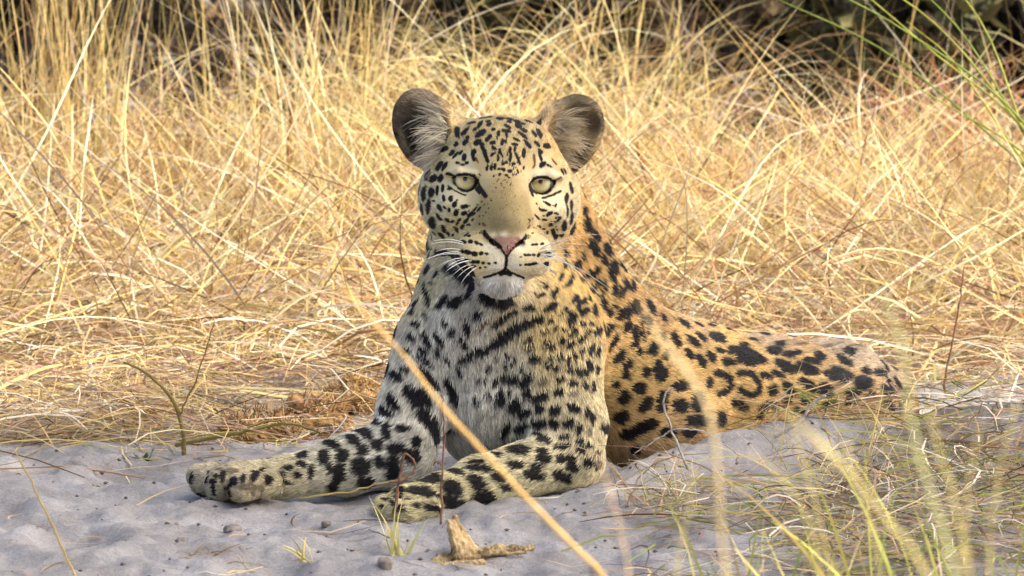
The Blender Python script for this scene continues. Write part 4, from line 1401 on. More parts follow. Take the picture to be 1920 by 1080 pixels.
k -487 -185 2339 -33 -85 39 375 -139 18 0 166 356
k -343 -236 2320 -18 -90 37 375 -71 9 0 149 358
k -281 -255 2301 -12 -91 37 836 -217 -266 124 120 340
k -218 -270 2281 -6 -92 36 374 -24 3 0 140 359
n -186 -763 3042 -76 -23 -59 467 -508 65 1 -349 514
n -161 -788 3045 -45 -88 -10 529 -277 35 0 -56 477
n -137 -795 3046 -17 -97 10 466 -82 11 0 47 464
n -112 -798 3046 -8 -98 12 528 -45 6 0 55 463
n -87 -799 3046 0 -98 12 466 -1 0 0 57 463
n -62 -798 3046 7 -98 12 528 39 -5 0 58 462
n -37 -795 3046 15 -97 12 466 69 -9 0 58 462
n -12 -790 3045 22 -96 12 528 121 -15 0 57 463
n 12 -784 3044 30 -94 11 466 147 -19 0 52 463
n 37 -774 3046 37 -91 8 526 217 39 -58 17 464
n 62 -762 3048 40 -90 -5 466 208 -27 0 -27 473
n -137 -795 3008 -44 -88 -14 497 -255 33 0 -85 512
n -112 -802 3003 -12 -98 4 538 -68 -127 121 3 486
n -87 -804 2997 0 -99 6 497 0 0 0 29 497
n -62 -803 2997 8 -98 6 547 44 -6 0 31 497
n -37 -800 2996 16 -98 6 497 81 -10 0 32 497
n -12 -795 3002 24 -96 8 538 144 117 -121 8 485
n 12 -786 3007 36 -92 4 497 194 -25 0 19 499
n -99 -803 2953 -3 -99 -7 435 -14 2 0 -33 443
n -81 -803 2950 1 -99 -9 444 13 -76 72 -40 438
n -62 -802 2947 3 -98 -14 435 13 -2 0 -65 447
n -43 -800 2953 12 -98 -8 434 42 141 -138 -50 422
n -25 -798 2959 18 -97 -4 435 83 -11 0 -20 441
n -62 -782 2906 8 -89 -43 311 31 -4 0 -161 334
n -56 -786 2913 -8 -81 -56 194 -168 217 -220 -142 240
n -50 -791 2920 -18 -78 -59 311 -78 10 0 -261 347
k -317 -641 3114 -20 -60 -76 274 -77 10 1 -292 313
k -305 -698 3103 -87 -33 33 216 -444 -269 228 -201 179
k -292 -736 3089 -60 -66 43 274 -229 29 0 167 254
k -273 -748 3074 -58 -79 13 313 -264 -229 175 -91 223
k -255 -686 3051 -55 -79 26 274 -183 23 0 86 265
k -233 -707 3038 -54 -81 16 352 -276 -218 159 -61 232
k -211 -723 3024 -46 -87 9 274 -143 18 0 30 272
k -193 -740 3014 -70 -67 21 324 -386 -168 152 -83 240
k -174 -765 3005 -66 -73 10 274 -245 31 0 38 271
k -158 -781 2991 -52 -82 19 272 -230 -244 193 -75 204
k -143 -794 2977 -36 -90 20 274 -107 14 0 59 268
k -242 -702 3034 -44 -79 40 311 -163 21 0 150 294
k -218 -721 3021 -37 -89 21 407 -221 -228 165 -4 266
k -193 -742 3008 -66 -66 33 311 -292 37 0 145 295
k 168 -667 3092 73 -29 60 237 248 -32 0 219 210
k 158 -696 3080 67 -55 48 -167 -355 -234 203 109 -137
k 149 -714 3067 57 -77 23 236 169 -22 0 67 230
k 130 -721 3052 -33 1 -93 -295 434 -304 151 144 -201
k 112 -664 3029 83 -53 10 237 281 -36 0 41 233
k 93 -687 3020 75 -65 -2 -305 -324 -163 131 143 -217
k 75 -703 3009 75 -64 -5 236 254 -32 0 -15 240
k 56 -736 2998 91 -39 7 -296 -422 -194 151 167 -204
k 37 -763 2985 76 -63 8 236 257 -33 0 29 234
k -186 -747 3015 -77 -61 12 261 -287 37 0 47 257
k -168 -772 3002 -62 -77 7 307 -270 -223 167 -115 217
k -149 -788 2989 -49 -85 13 261 -146 19 0 39 258
k 87 -692 3014 69 -71 -1 236 229 -29 0 -2 239
k 68 -712 3004 83 -53 3 -305 -379 -156 131 141 -216
k 50 -747 2996 85 -50 -1 236 289 -37 0 6 237
k -143 -792 2983 -42 -89 14 137 -63 8 0 22 135
k -130 -800 2965 -21 -96 11 170 -67 -248 114 -16 78
k -118 -802 2947 -5 -99 -7 137 -7 1 0 -10 139
k -106 -800 2928 -1 -98 -16 170 40 -262 114 -14 78
k -93 -793 2908 31 -90 -27 137 49 -6 0 -43 143
k -84 -783 2891 43 -85 -27 135 146 -246 117 39 66
k -75 -775 2874 27 -92 -26 137 41 -5 0 -41 143
k 37 -763 2992 77 -62 -6 137 151 -19 0 -9 139
k 19 -782 2969 57 -79 16 -236 -226 -288 109 60 -90
k 0 -792 2945 27 -95 -2 137 39 -5 0 -3 138
k -16 -793 2927 15 -97 -15 -208 7 -252 105 31 -92
k -31 -789 2907 -21 -90 -36 137 -34 4 0 -58 145
k -40 -781 2891 -36 -91 -14 -135 92 -239 117 -36 -66
k -50 -775 2874 -28 -94 -13 137 -42 5 0 -19 140
k -62 -774 2874 -3 -97 -19 199 -5 1 0 -40 206
k -62 -769 2852 -5 -98 -16 0 58 -347 199 -10 1
k -62 -766 2829 -7 -98 -12 199 -15 2 0 -25 204
k -65 -762 2804 -5 -97 -18 -46 73 -380 197 -5 -24
k -68 -755 2778 -3 -95 -28 199 -6 1 0 -62 209
k -71 -747 2755 -2 -90 -42 -48 171 -361 197 10 -30
k -75 -732 2731 -3 -76 -63 199 -7 1 0 -180 224
k -50 -802 2984 12 -98 3 75 9 -1 0 2 75
k -50 -802 2959 11 -98 -6 0 18 -298 75 8 -1
k -50 -798 2934 -6 -91 -38 75 -5 1 0 -33 79
k -75 -712 2709 -6 -65 -75 162 -14 2 0 -169 185
k -99 -694 2692 21 -66 -70 -331 106 -222 86 162 -159
k -124 -689 2675 35 -69 -61 162 81 -10 0 -141 181
k -155 -691 2663 31 -67 -66 -401 -26 -158 60 167 -173
k -187 -688 2650 13 -71 -68 162 31 -4 0 -155 183
k -221 -676 2636 -4 -77 -62 -434 163 -180 55 133 -171
k -255 -660 2621 -17 -80 -56 162 -38 5 0 -127 180
k -289 -641 2609 -24 -75 -60 -436 253 -153 42 119 -173
k -324 -618 2597 -28 -64 -70 162 -66 9 0 -158 184
k -68 -713 2710 -13 -65 -73 149 -29 4 0 -154 171
k -44 -699 2689 -30 -65 -69 320 93 -254 90 -154 140
k -19 -690 2669 -24 -69 -67 149 -52 7 0 -142 169
k 9 -684 2656 -13 -67 -72 362 96 -175 61 -150 157
k 37 -670 2641 2 -66 -73 149 3 0 0 -154 171
k 65 -650 2626 13 -69 -70 362 226 -192 61 -124 154
k 93 -628 2611 20 -70 -67 149 44 -6 0 -141 169
k 115 -609 2599 24 -69 -67 300 224 -159 59 -111 153
k 137 -588 2587 25 -65 -70 149 54 -7 0 -147 170
k -137 -679 2655 28 -86 -40 311 110 -14 0 -156 334
k -106 -674 2658 19 -94 -23 497 91 38 -31 -87 323
k -75 -672 2660 4 -95 -26 311 14 -2 0 -88 325
k -47 -672 2654 -4 -94 -32 462 14 -105 68 -112 321
k -19 -672 2648 -4 -88 -46 311 -17 2 0 -176 337
k -3531 -1011 366 0 -60 79 199 1 0 -5 223 168
k -3537 -1053 338 -75 -15 63 -75 -366 -409 201 -244 0
k -3535 -1348 347 -75 -25 59 204 -212 31 -4 183 173
k -3547 -1369 315 -82 -37 42 -163 -102 -442 193 -261 -30
k -3560 -1369 281 -89 -38 22 205 -251 37 -1 74 189
k -3458 -1450 318 -31 -83 43 225 -78 12 -2 109 209
k -3471 -1458 285 -39 -88 24 -170 -53 -463 212 -110 -61
k -3483 -1458 250 -46 -88 5 226 -117 17 0 12 223
k -3474 -1461 210 -41 -88 -17 120 52 -546 220 -115 68
k -3465 -1451 168 -37 -83 -40 225 -107 16 4 -120 243
k -3255 -1679 339 -65 -59 46 227 -207 31 -3 148 203
k -3273 -1678 302 -77 -59 22 -249 103 -510 204 -251 -63
k -3293 -1658 261 -87 -46 -2 229 -277 41 1 3 224
k -3280 -1668 219 -79 -53 -27 158 14 -569 220 -264 101
k -3268 -1646 172 -73 -40 -54 228 -230 34 4 -157 248
f -3032 -1685 353 44 -79 40 305 158 -23 -2 146 290
f -3038 -1702 318 51 -82 22 -89 -194 -530 301 165 -76
f -3044 -1712 282 54 -83 7 304 196 -29 0 28 308
f -3026 -1694 241 65 -73 -18 258 378 -598 272 214 108
f -3008 -1658 199 64 -64 -40 303 283 -42 5 -171 338
f -3415 -1203 407 -44 -30 83 441 -275 41 -12 544 358
f -3319 -1311 416 6 -19 97 1188 -20 -77 15 637 343
f -3226 -1311 410 15 -56 80 431 94 -14 -11 505 364
f -3124 -1740 298 14 -95 22 431 61 -9 -1 98 422
f -3016 -1691 279 60 -79 -4 1315 1012 -305 50 17 432
f -2911 -1577 249 72 -67 -11 423 442 -66 3 -66 447
k -3658 -970 96 -42 -41 -80 252 -150 22 8 -266 291
k -3618 -951 74 -20 -30 -92 534 153 -274 113 -307 274
k -3487 -1346 89 -48 -26 -83 252 -169 25 8 -269 291"""
ZONE_DATA = """-93 -659 3405 2612 279 212 86
-93 -751 3216 2612 258 194 86
-93 -529 3589 2612 371 270 109
-93 -437 3703 2375 428 309 125
-125 -296 3874 3562 630 473 212
-137 -185 4080 3562 603 462 212
-156 27 4306 4156 564 428 191
-299 -534 3433 1781 318 250 100
124 -538 3433 1781 371 279 109
-323 -597 3271 1781 342 266 109
174 -573 3268 1781 396 296 117
-280 -452 3592 1425 417 314 144
87 -464 3593 1425 479 346 153
-499 -133 3842 1662 672 583 361
-611 -94 3912 1662 617 533 300
324 -65 3796 1662 715 610 371
437 -108 3757 1662 715 597 351
-623 -226 3476 2375 686 583 318
-324 -354 3661 950 485 402 216
143 -373 3632 950 539 434 223
-467 -327 3470 1662 617 496 246
468 -111 3424 2375 760 623 351
280 -293 3434 1662 658 496 227
-906 1 3272 3325 700 623 371
-1000 118 3572 2612 644 558 309
625 85 3198 2612 775 651 386
719 216 3497 2375 745 583 300
-624 -91 3094 2375 686 558 270
375 -60 3091 2375 745 583 291
-342 -645 3102 1425 577 439 191
218 -581 3094 1188 686 520 238
-373 -787 2857 2138 806 665 332
155 -761 2854 2138 838 679 371
-186 -782 2744 1425 904 822 617
25 -764 2741 1425 904 806 590
-248 -795 2933 1425 870 767 502
93 -762 2942 1425 887 767 502
-93 -643 2443 2138 838 791 686
-93 -680 2574 1188 514 450 318
-93 -774 3131 831 715 637 428
-217 -760 3110 712 644 545 327
-411 -171 3884 950 672 473 181
249 -116 3865 950 686 473 168
-812 47 3908 1900 527 439 205
531 217 3969 2375 672 428 162
625 236 3841 1781 730 533 254
880 814 2917 2969 791 479 150
817 741 2673 2969 760 479 174
752 449 2394 3325 760 520 168
1069 901 2271 3325 730 491 168
1387 1153 2111 2969 686 423 150
1196 1080 2502 2375 672 423 150
1007 1016 2954 1781 630 381 138
-1002 324 2347 3562 686 597 361
-499 -226 2231 3325 577 514 391
-812 -102 2025 2969 822 760 603
0 -320 2055 3325 672 551 314
-375 -260 1290 4750 791 715 551
-437 -307 1738 3562 730 651 491
0 -341 1491 2969 715 637 445
437 -278 1923 3562 745 551 223
562 -371 1432 4156 745 590 287
623 -594 1023 4156 745 630 351
0 -329 922 3562 745 679 491
249 -1005 516 3562 715 630 361
-680 -1749 250 3562 658 577 305
-1230 -2578 187 2969 617 539 287
-186 -1323 437 3562 686 617 351
-1250 -93 1267 3562 760 693 514
-1189 111 1681 2969 745 672 502
-1623 -437 685 3562 672 637 479
-2119 -675 468 3562 630 577 391
-1310 -526 509 2969 630 590 456
-3280 -1651 329 3562 479 402 238
-2674 -981 324 2969 590 514 305
-3566 -1348 284 2375 456 402 270
1259 905 1763 3562 775 502 181
1513 1114 1289 3562 730 491 168
1454 1422 736 3562 630 412 150
2093 1973 1427 3562 715 467 168
2807 2763 997 4156 715 467 162
3466 3611 749 4156 686 456 174
4120 4004 662 4156 603 402 181
2157 1922 985 3562 700 467 162
2165 2530 1620 2375 551 361 162
1772 1728 1875 2375 577 351 138
3150 3903 1228 2612 491 351 194
4143 4849 1001 2612 434 332 216
1455 1457 284 3562 630 423 188
2152 1566 524 3562 590 381 156
-1065 557 4136 1950 18 14 13
-1159 538 4265 1350 21 17 15
-1190 512 4394 1050 93 72 48
-1077 532 3950 900 25 19 17
-1001 488 4548 1050 305 231 138
-764 481 4284 1050 617 445 188
-877 567 4148 1050 617 551 391
-1301 351 4110 750 138 107 72
-1127 490 3842 900 188 141 91
-1252 470 3907 600 32 23 19
784 679 4419 1050 188 138 76
627 733 4191 1650 551 412 216
438 562 4275 1050 672 467 208
953 649 4264 750 162 117 68
815 647 3917 750 45 30 25
784 637 3748 750 201 138 76
564 665 3947 900 672 502 254"""
WHISKER_DATA = """-584 -668 2923 -891 -923 2938
-584 -675 2899 -997 -972 2850
-572 -690 2876 -1059 -971 2831
-547 -707 2822 -760 -925 2750
-497 -735 2813 -778 -967 2705
-460 -749 2808 -735 -1045 2746
-435 -737 2750 -635 -934 2638
-404 -734 2731 -598 -1036 2575
-510 -733 2837 -835 -1016 2793
-560 -640 3007 -922 -872 3057
-547 -670 2986 -947 -884 3021
-472 -733 2769 -685 -961 2672
323 -656 2940 761 -852 3067
336 -654 2928 873 -879 3008
323 -677 2880 842 -910 2949
330 -677 2855 861 -925 2863
311 -687 2813 736 -985 2846
286 -694 2782 561 -989 2645
298 -679 2918 998 -907 3137
311 -681 2893 717 -1002 2740
261 -694 2751 499 -910 2685
342 -630 2962 1061 -907 2381
323 -679 2868 1186 -987 2468"""
# ------------------------------------------------------------------ coat data, in the animal's own space (baked.txt goes above)
# markings and painted shade: kind, centre (0.1 mm), normal, two half axes (0.01 mm); zones: centre, reach, base colour; whiskers: root, tip
KCOL = {'k': (22, 17, 16), 'b': (112, 78, 45), 'f': (88, 72, 58), 'g': (95, 85, 78), 'n': (168, 112, 100)}  # some 'k' and 'f' rows paint in armpit, throat and toe-crease shade
SPOTS_SHADE = []
for row in SPOT_SHADE_DATA.split("\n"):
    k, *q = row.split()
    q = np.array(q, float)
    SPOTS_SHADE.append((q[:3] * 1e-4, q[3:6] / np.linalg.norm(q[3:6]), q[6:9] * 1e-5, q[9:12] * 1e-5, k))
ZS = []
for row in ZONE_DATA.split("\n"):
    q = np.array(row.split(), float)
    ZS.append((q[:3] * 1e-4, q[3] * 1e-5, q[4:7] / 999))
# ------------------------------------------------------------------ markings the photo does not show: a scatter over the far side
_spc = np.array([s[0] for s in SPOTS_SHADE])
_cand = rng.permutation(len(LV))[:9000]
_view = LV[_cand] - np.array(CAMPOS); _view /= np.linalg.norm(_view, axis=1, keepdims=True)
_hid = ((_view * LN[_cand]).sum(1) > -0.12) | (LV[_cand, 0] > at(1590, 0, .5).x)
_extra = []
for i in _cand[_hid]:
    p = LV[i]
    if p[2] > at(944, 240, 0).z and abs(p[0]) < .16: continue
    if len(_extra) and np.min(np.linalg.norm(np.array(_extra)[:, :3] - p, axis=1)) < 0.030: continue
    if np.min(np.linalg.norm(_spc - p, axis=1)) < 0.022: continue
    n = LN[i]
    t = np.cross(n, rng.normal(size=3)); t /= np.linalg.norm(t)
    SPOTS_SHADE.append((p, n, t * rng.uniform(.008, .013), np.cross(n, t) * rng.uniform(.006, .009), 'k'))
    _extra.append(p)

_ci = {k: i for i, k in enumerate(KCOL)}
KLIN = np.array([srgb(*v) for v in KCOL.values()]) * 0.8
ALB = 0.86                                    # photo tone -> base colour

def vnoise(p, f):
    q = p * f
    return (np.sin(q[:, 0] * 1.7 + 1.3 * np.sin(q[:, 1] * 1.1 + 2)) + np.sin(q[:, 1] * 2.1 + 1.7 * np.sin(q[:, 2] * 1.3)) + np.sin(q[:, 2] * 1.9 + 1.5 * np.sin(q[:, 0] * 1.5 + 1))) / 3

def coat(p, n):
    zc = np.array([z[0] for z in ZS]); zr = np.array([z[1] for z in ZS]); zk = np.array([z[2] for z in ZS])
    base = np.empty((len(p), 3))
    for s0 in range(0, len(p), 40000):
        q = p[s0:s0 + 40000]
        d2 = ((q[:, None, :] - zc[None]) ** 2).sum(2) / zr ** 2
        w = 1 / (d2 + 0.35) ** 3
        base[s0:s0 + 40000] = (w @ zk) / w.sum(1, keepdims=True)
    base *= ALB
    base *= (1 + 0.10 * vnoise(p, 90))[:, None]
    hq = to_head(p)                                  # brown ticking down the forehead and nose
    tick = vnoise(hq * np.array([1, 1, .35]), .9) * np.exp(-(hq[:, 0] / 45) ** 2) * (hq[:, 1] > -40)
    base *= (1 - .30 * np.clip(tick, 0, 1))[:, None] * np.stack([np.ones(len(p)), 1 - .05 * np.clip(tick, 0, 1), 1 - .14 * np.clip(tick, 0, 1)], 1)
    order = np.argsort(p[:, 0]); xs = p[order, 0]
    cov = np.zeros(len(p)); kc = np.zeros(len(p), int)
    wob = 0.14 * vnoise(p, 420) + 0.10 * vnoise(p[:, [2, 0, 1]], 800)
    for c, nn, a, b, k in SPOTS_SHADE:
        la, lb = np.linalg.norm(a), np.linalg.norm(b)
        R = max(la, lb) * 1.5
        i0, i1 = np.searchsorted(xs, [c[0] - R, c[0] + R])
        idx = order[i0:i1]
        q = p[idx] - c
        near = (np.abs(q[:, 1]) < R) & (np.abs(q[:, 2]) < R)
        idx, q = idx[near], q[near]
        if len(idx) == 0: continue
        hn = q @ nn
        G = np.array([[a @ a, a @ b], [a @ b, b @ b]])
        Gi = np.linalg.inv(G + np.eye(2) * 1e-12)
        uv = np.stack([q @ a, q @ b], 1) @ Gi
        r = np.sqrt((np.abs(uv) ** 2.3).sum(1)) + wob[idx]
        soft = 0.16 if k in 'kb' else 0.4
        e = np.clip((1 + soft - r) / (2 * soft), 0, 1)
        e = e * e * (3 - 2 * e)
        e *= (np.abs(hn) < max(R, 0.006) * 0.9) & (n[idx] @ nn > 0.05)
        if k == 'f': e *= 0.75
        up = e > cov[idx]
        if k == 'n':                      # nose leather replaces the fur colour
            up = e > 0.3
        cov[idx[up]] = e[up]; kc[idx[up]] = _ci[k]
    out = base * (1 - cov)[:, None] + KLIN[kc] * cov[:, None]
    return out, cov, kc

body_col, _, _bk = coat(LV, LN)
vcol(body_me, "coat", body_col.astype(np.float32))
nt = body.data.materials[0].node_tree; b = nt.nodes["Principled BSDF"]
an = nt.nodes.new("ShaderNodeAttribute"); an.attribute_name = "coat"
nt.links.new(an.outputs["Color"], b.inputs["Base Color"])
b.inputs["Specular IOR Level"].default_value = 0.25

# ---- flow of the fur
def fur_flow(p, n):
    acc = np.zeros_like(p); wt = np.zeros(len(p)) + 1e-9
    isHead = np.zeros(len(p))
    for idx, pr in cells_of(p):
        q = p[idx]
        for m_ in pr:
            if m_['op'] != 'u': continue
            w = np.exp(-np.clip(prim_d(m_, q), 0, None) / 0.008)
            if m_['tag'] in ('head', 'nose', 'ear'):
                isHead[idx] += w
            else:
                f = np.array(m_['flow'], float); f = f / np.linalg.norm(f)
                acc[idx] += w[:, None] * f
            wt[idx] += w
    hl = to_head(p)
    nose = np.array([0, 96, -98.0])
    r = hl - nose
    hf = r / (np.linalg.norm(r, axis=1, keepdims=True) + 1e-6)
    hf += np.array([0, -0.6, 0])
    ear = (np.abs(hl[:, 0]) > 92) & (hl[:, 2] > 30) & (hl[:, 1] < -40)
    hf[ear] = np.stack([np.sign(hl[ear, 0]) * 1.0, np.full(ear.sum(), .2), np.full(ear.sum(), 0.35)], 1)
    hw = hf @ HM.T
    k = np.clip(isHead / wt, 0, 1)[:, None]
    fl = hw * k + acc / wt[:, None] * (1 - k) * 1.0
    fl -= n * (fl * n).sum(1, keepdims=True)
    fl /= np.linalg.norm(fl, axis=1, keepdims=True) + 1e-9
    return fl, k[:, 0], hl, ear

tri = np.concatenate([LF[:, [0, 1, 2]], LF[:, [0, 2, 3]], LT[:, :3]])
A_, B_, C_ = LV[tri[:, 0]], LV[tri[:, 1]], LV[tri[:, 2]]
area = np.linalg.norm(np.cross(B_ - A_, C_ - A_), axis=1) / 2
cen = (A_ + B_ + C_) / 3
vw = cen - np.array(CAMPOS); vw /= np.linalg.norm(vw, axis=1, keepdims=True)
face_cam = -(vw * LN[tri[:, 0]]).sum(1)
hlc = to_head(cen)
wgt = area * np.where(face_cam > -0.35, 1.0, 0.22)
wgt *= np.where((hlc[:, 1] > -60) & (np.abs(hlc[:, 0]) < 215) & (hlc[:, 2] > -225), 3.6, 1.0)
N_H = 420000
ti = rng.choice(len(tri), N_H, p=wgt / wgt.sum())
u, v = rng.random(N_H), rng.random(N_H)
fl_ = u + v > 1; u[fl_], v[fl_] = 1 - u[fl_], 1 - v[fl_]
hp = A_[ti] * (1 - u - v)[:, None] + B_[ti] * u[:, None] + C_[ti] * v[:, None]
t0, t1, t2 = LN[tri[ti, 0]], LN[tri[ti, 1]], LN[tri[ti, 2]]
hn_ = t0 * (1 - u - v)[:, None] + t1 * u[:, None] + t2 * v[:, None]
hn_ /= np.linalg.norm(hn_, axis=1, keepdims=True)
flow, hk, hl, earm = fur_flow(hp, hn_)
hc_, hcov, hk_ = coat(hp + flow * np.where(hk > .5, .0018, .0034)[:, None], hn_)
# no hair on the nose leather, in the eye openings
keep = ~((hk_ == _ci['n']) & (hcov > 0.4))
for s in (-1, 1):
    keep &= ~((((hl[:, 0] - s * EYE_X) / 27) ** 2 + ((hl[:, 2]) / 22) ** 2 < 1) & (hl[:, 1] > -40))
hp, hn_, hc_, flow, hk, hl, earm = [x[keep] for x in (hp, hn_, hc_, flow, hk, hl, earm)]
n_h = len(hp)
length = np.full(n_h, 0.0098)
front = np.clip((hl[:, 1] + 60) / 120, 0, 1)
length = np.where(hk > .5, 0.0052 - 0.0024 * front, length)
muz = np.exp(-(((hl[:, 0]) / 60) ** 2 + ((hl[:, 1] - 80) / 50) ** 2 + ((hl[:, 2] + 100) / 60) ** 2))
length *= 1 - 0.45 * np.clip(muz, 0, 1) * (hk > .5)
eyed = np.minimum(np.hypot(hl[:, 0] - EYE_X, hl[:, 2]), np.hypot(hl[:, 0] + EYE_X, hl[:, 2]))
length *= np.where((hk > .5) & (hl[:, 1] > -40), np.clip(eyed / 75, 0.30, 1), 1)
chest = np.exp(-(((hp[:, 0] - at(900, 0, 0).x) / .09) ** 2 + ((hp[:, 2] - at(0, 700, 0).z) / .14) ** 2)) * (hk < .5)
length *= 1 + 0.35 * chest
chin = (hk > .5) & (hl[:, 2] < -185) & (hl[:, 1] > -10)
length = np.where(chin, .010, length)
paw_ = (hk < .5) & ((hp[:, 0] < at(500, 0, -.1).x) | ((hp[:, 0] < at(740, 0, -.2).x) & (hp[:, 1] < -.15)))
length = np.where(paw_, length * .55, length)
length *= np.where(earm, 1.15, 1)
length *= rng.uniform(0.65, 1.2, n_h)
lift = np.where(hk > .5, 0.30, 0.36) + 0.05 * chest
lift = np.where(earm, 0.3, lift)
jit = rng.normal(size=(n_h, 3)) * np.where(hk > .5, .11, .15)[:, None]
# neighbouring hairs clump a little
cl = np.stack([vnoise(hp + i * 3.1, 260) for i in range(3)], 1) * np.where(hk > .5, .10, .20)[:, None]
d0 = flow + jit + cl
d0 -= hn_ * (d0 * hn_).sum(1, keepdims=True)
d0 /= np.linalg.norm(d0, axis=1, keepdims=True) + 1e-9
NP = 4
pts = np.empty((n_h, NP, 3))
for i in range(NP):
    t = i / (NP - 1)
    out = lift * (t - 0.35 * t * t)
    pts[:, i] = hp + d0 * (length * t * 0.95)[:, None] + hn_ * (length * out)[:, None] - hn_ * 0.0004
def hair_object(name, pts, radii, cols, mat, parent):
    n, k, _ = pts.shape
    cd = bpy.data.hair_curves.new(name)
    cd.add_curves([k] * n)
    cd.attributes["position"].data.foreach_set("vector", pts.astype(np.float32).ravel())
    ra = cd.attributes.get("radius") or cd.attributes.new("radius", 'FLOAT', 'POINT')
    ra.data.foreach_set("value", radii.astype(np.float32).ravel())
    ca = cd.attributes.new("coat", 'FLOAT_COLOR', 'CURVE')
    cc = np.ones((n, 4), np.float32); cc[:, :3] = cols
    ca.data.foreach_set("color", cc.ravel())
    o = link(name, cd, mat, parent)
    return o
rad = np.array([0.00034, 0.00032, 0.00025, 0.00008])[None, :] * rng.uniform(.75, 1.3, n_h)[:, None]
rad *= np.where(hk > .5, 0.85, 1.0)[:, None]
hcols = hc_ * np.where(rng.random(n_h) < .12, rng.uniform(.36, .66, n_h), rng.uniform(.78, 1.32, n_h))[:, None]
hcols *= (1 + .16 * vnoise(hp + 5.0, 330) + .10 * vnoise(hp + 9.0, 700))[:, None]
# locks: streaks of lighter and darker hair that run with the coat
_th = np.arctan2(hl[:, 0], hl[:, 2] + 98); _rr = np.linalg.norm(hl - np.array([0, 96, -98.0]), axis=1)
_sh = noise2(_th * 34 + 60, _rr / 12 + 9) + .6 * noise2(_th * 70 + 40, _rr / 7 + 3)
_vert = np.abs(flow[:, 2]) > .55
_sb = np.where(_vert, noise2(hp[:, 0] * 420 + 700, hp[:, 2] * 70 + 90), noise2(hp[:, 0] * 75 + 120, hp[:, 2] * 430 + 500))
hcols *= (1 + np.where(hk > .5, .42, .50) * np.where(hk > .5, _sh, _sb))[:, None]
brg = (hk > .5) & (np.abs(hl[:, 0]) < 52) & (hl[:, 1] > -10) & (hl[:, 2] > -98) & (hl[:, 2] < 60)
hcols[brg] *= np.where(rng.random(brg.sum()) < .3, rng.uniform(.4, .75, brg.sum()), rng.uniform(.9, 1.25, brg.sum()))[:, None]
fm, nt, b = new_mat("fur")
an = nt.nodes.new("ShaderNodeAttribute"); an.attribute_name = "coat"
nt.links.new(an.outputs["Color"], b.inputs["Base Color"])
b.inputs["Roughness"].default_value = 0.55
b.inputs["Specular IOR Level"].default_value = 0.3
fur = hair_object("fur", pts, rad, np.clip(hcols, 0, 1), fm, leopard)
fur["kind"] = "stuff"

# ---- long pale hair inside the ears
ehp, ehd, ehl, ehc = [], [], [], []
for s in (-1, 1):
    ex = 0 if s < 0 else 14
    for i in range(420):
        tuft_i = i // 12
        tr_ = np.random.default_rng(tuft_i * 3 + (5 if s > 0 else 0))
        u = np.clip(tr_.random() * .95 + rng.normal() * .02, 0, 1)
        td = tr_.normal(size=3) * .34
        z = -5 + 116 * u
        x = s * (100 + 20 * u + rng.normal() * 6 - ex * .6)
        q = H(x, -50 + rng.normal() * 5 - 14 * u, 28 + z)
        ehp.append(q)
        ehd.append(HM @ (np.array([s * (1.0 - .25 * u), 0.22 + rng.normal() * .07, 0.05 + .50 * (u - .45) + rng.normal() * .07]) + td * np.array([.3, .6, 1])))
        ehl.append(rng.uniform(.75, 1.05) * tr_.uniform(26, 74) * S)
        ehc.append(srgb(*((218, 206, 176) if s < 0 else (236, 214, 170))) * tr_.uniform(.35, .95) * rng.uniform(.8, 1.1))
ehp, ehd, ehl, ehc = map(np.array, (ehp, ehd, ehl, ehc))
ehd /= np.linalg.norm(ehd, axis=1, keepdims=True)
K = 6
ep = np.stack([ehp + ehd * (ehl * t)[:, None] - np.array(UP) * (ehl * 0.22 * t * t)[:, None] + HF * (ehl * .12 * t * (1 - t))[:, None] for t in np.linspace(0, 1, K)], 1)
eh = hair_object("ear_hair", ep, np.linspace(.00035, .00010, K)[None] * np.ones((len(ep), 1)), ehc, fm, leopard)
eh["kind"] = "stuff"

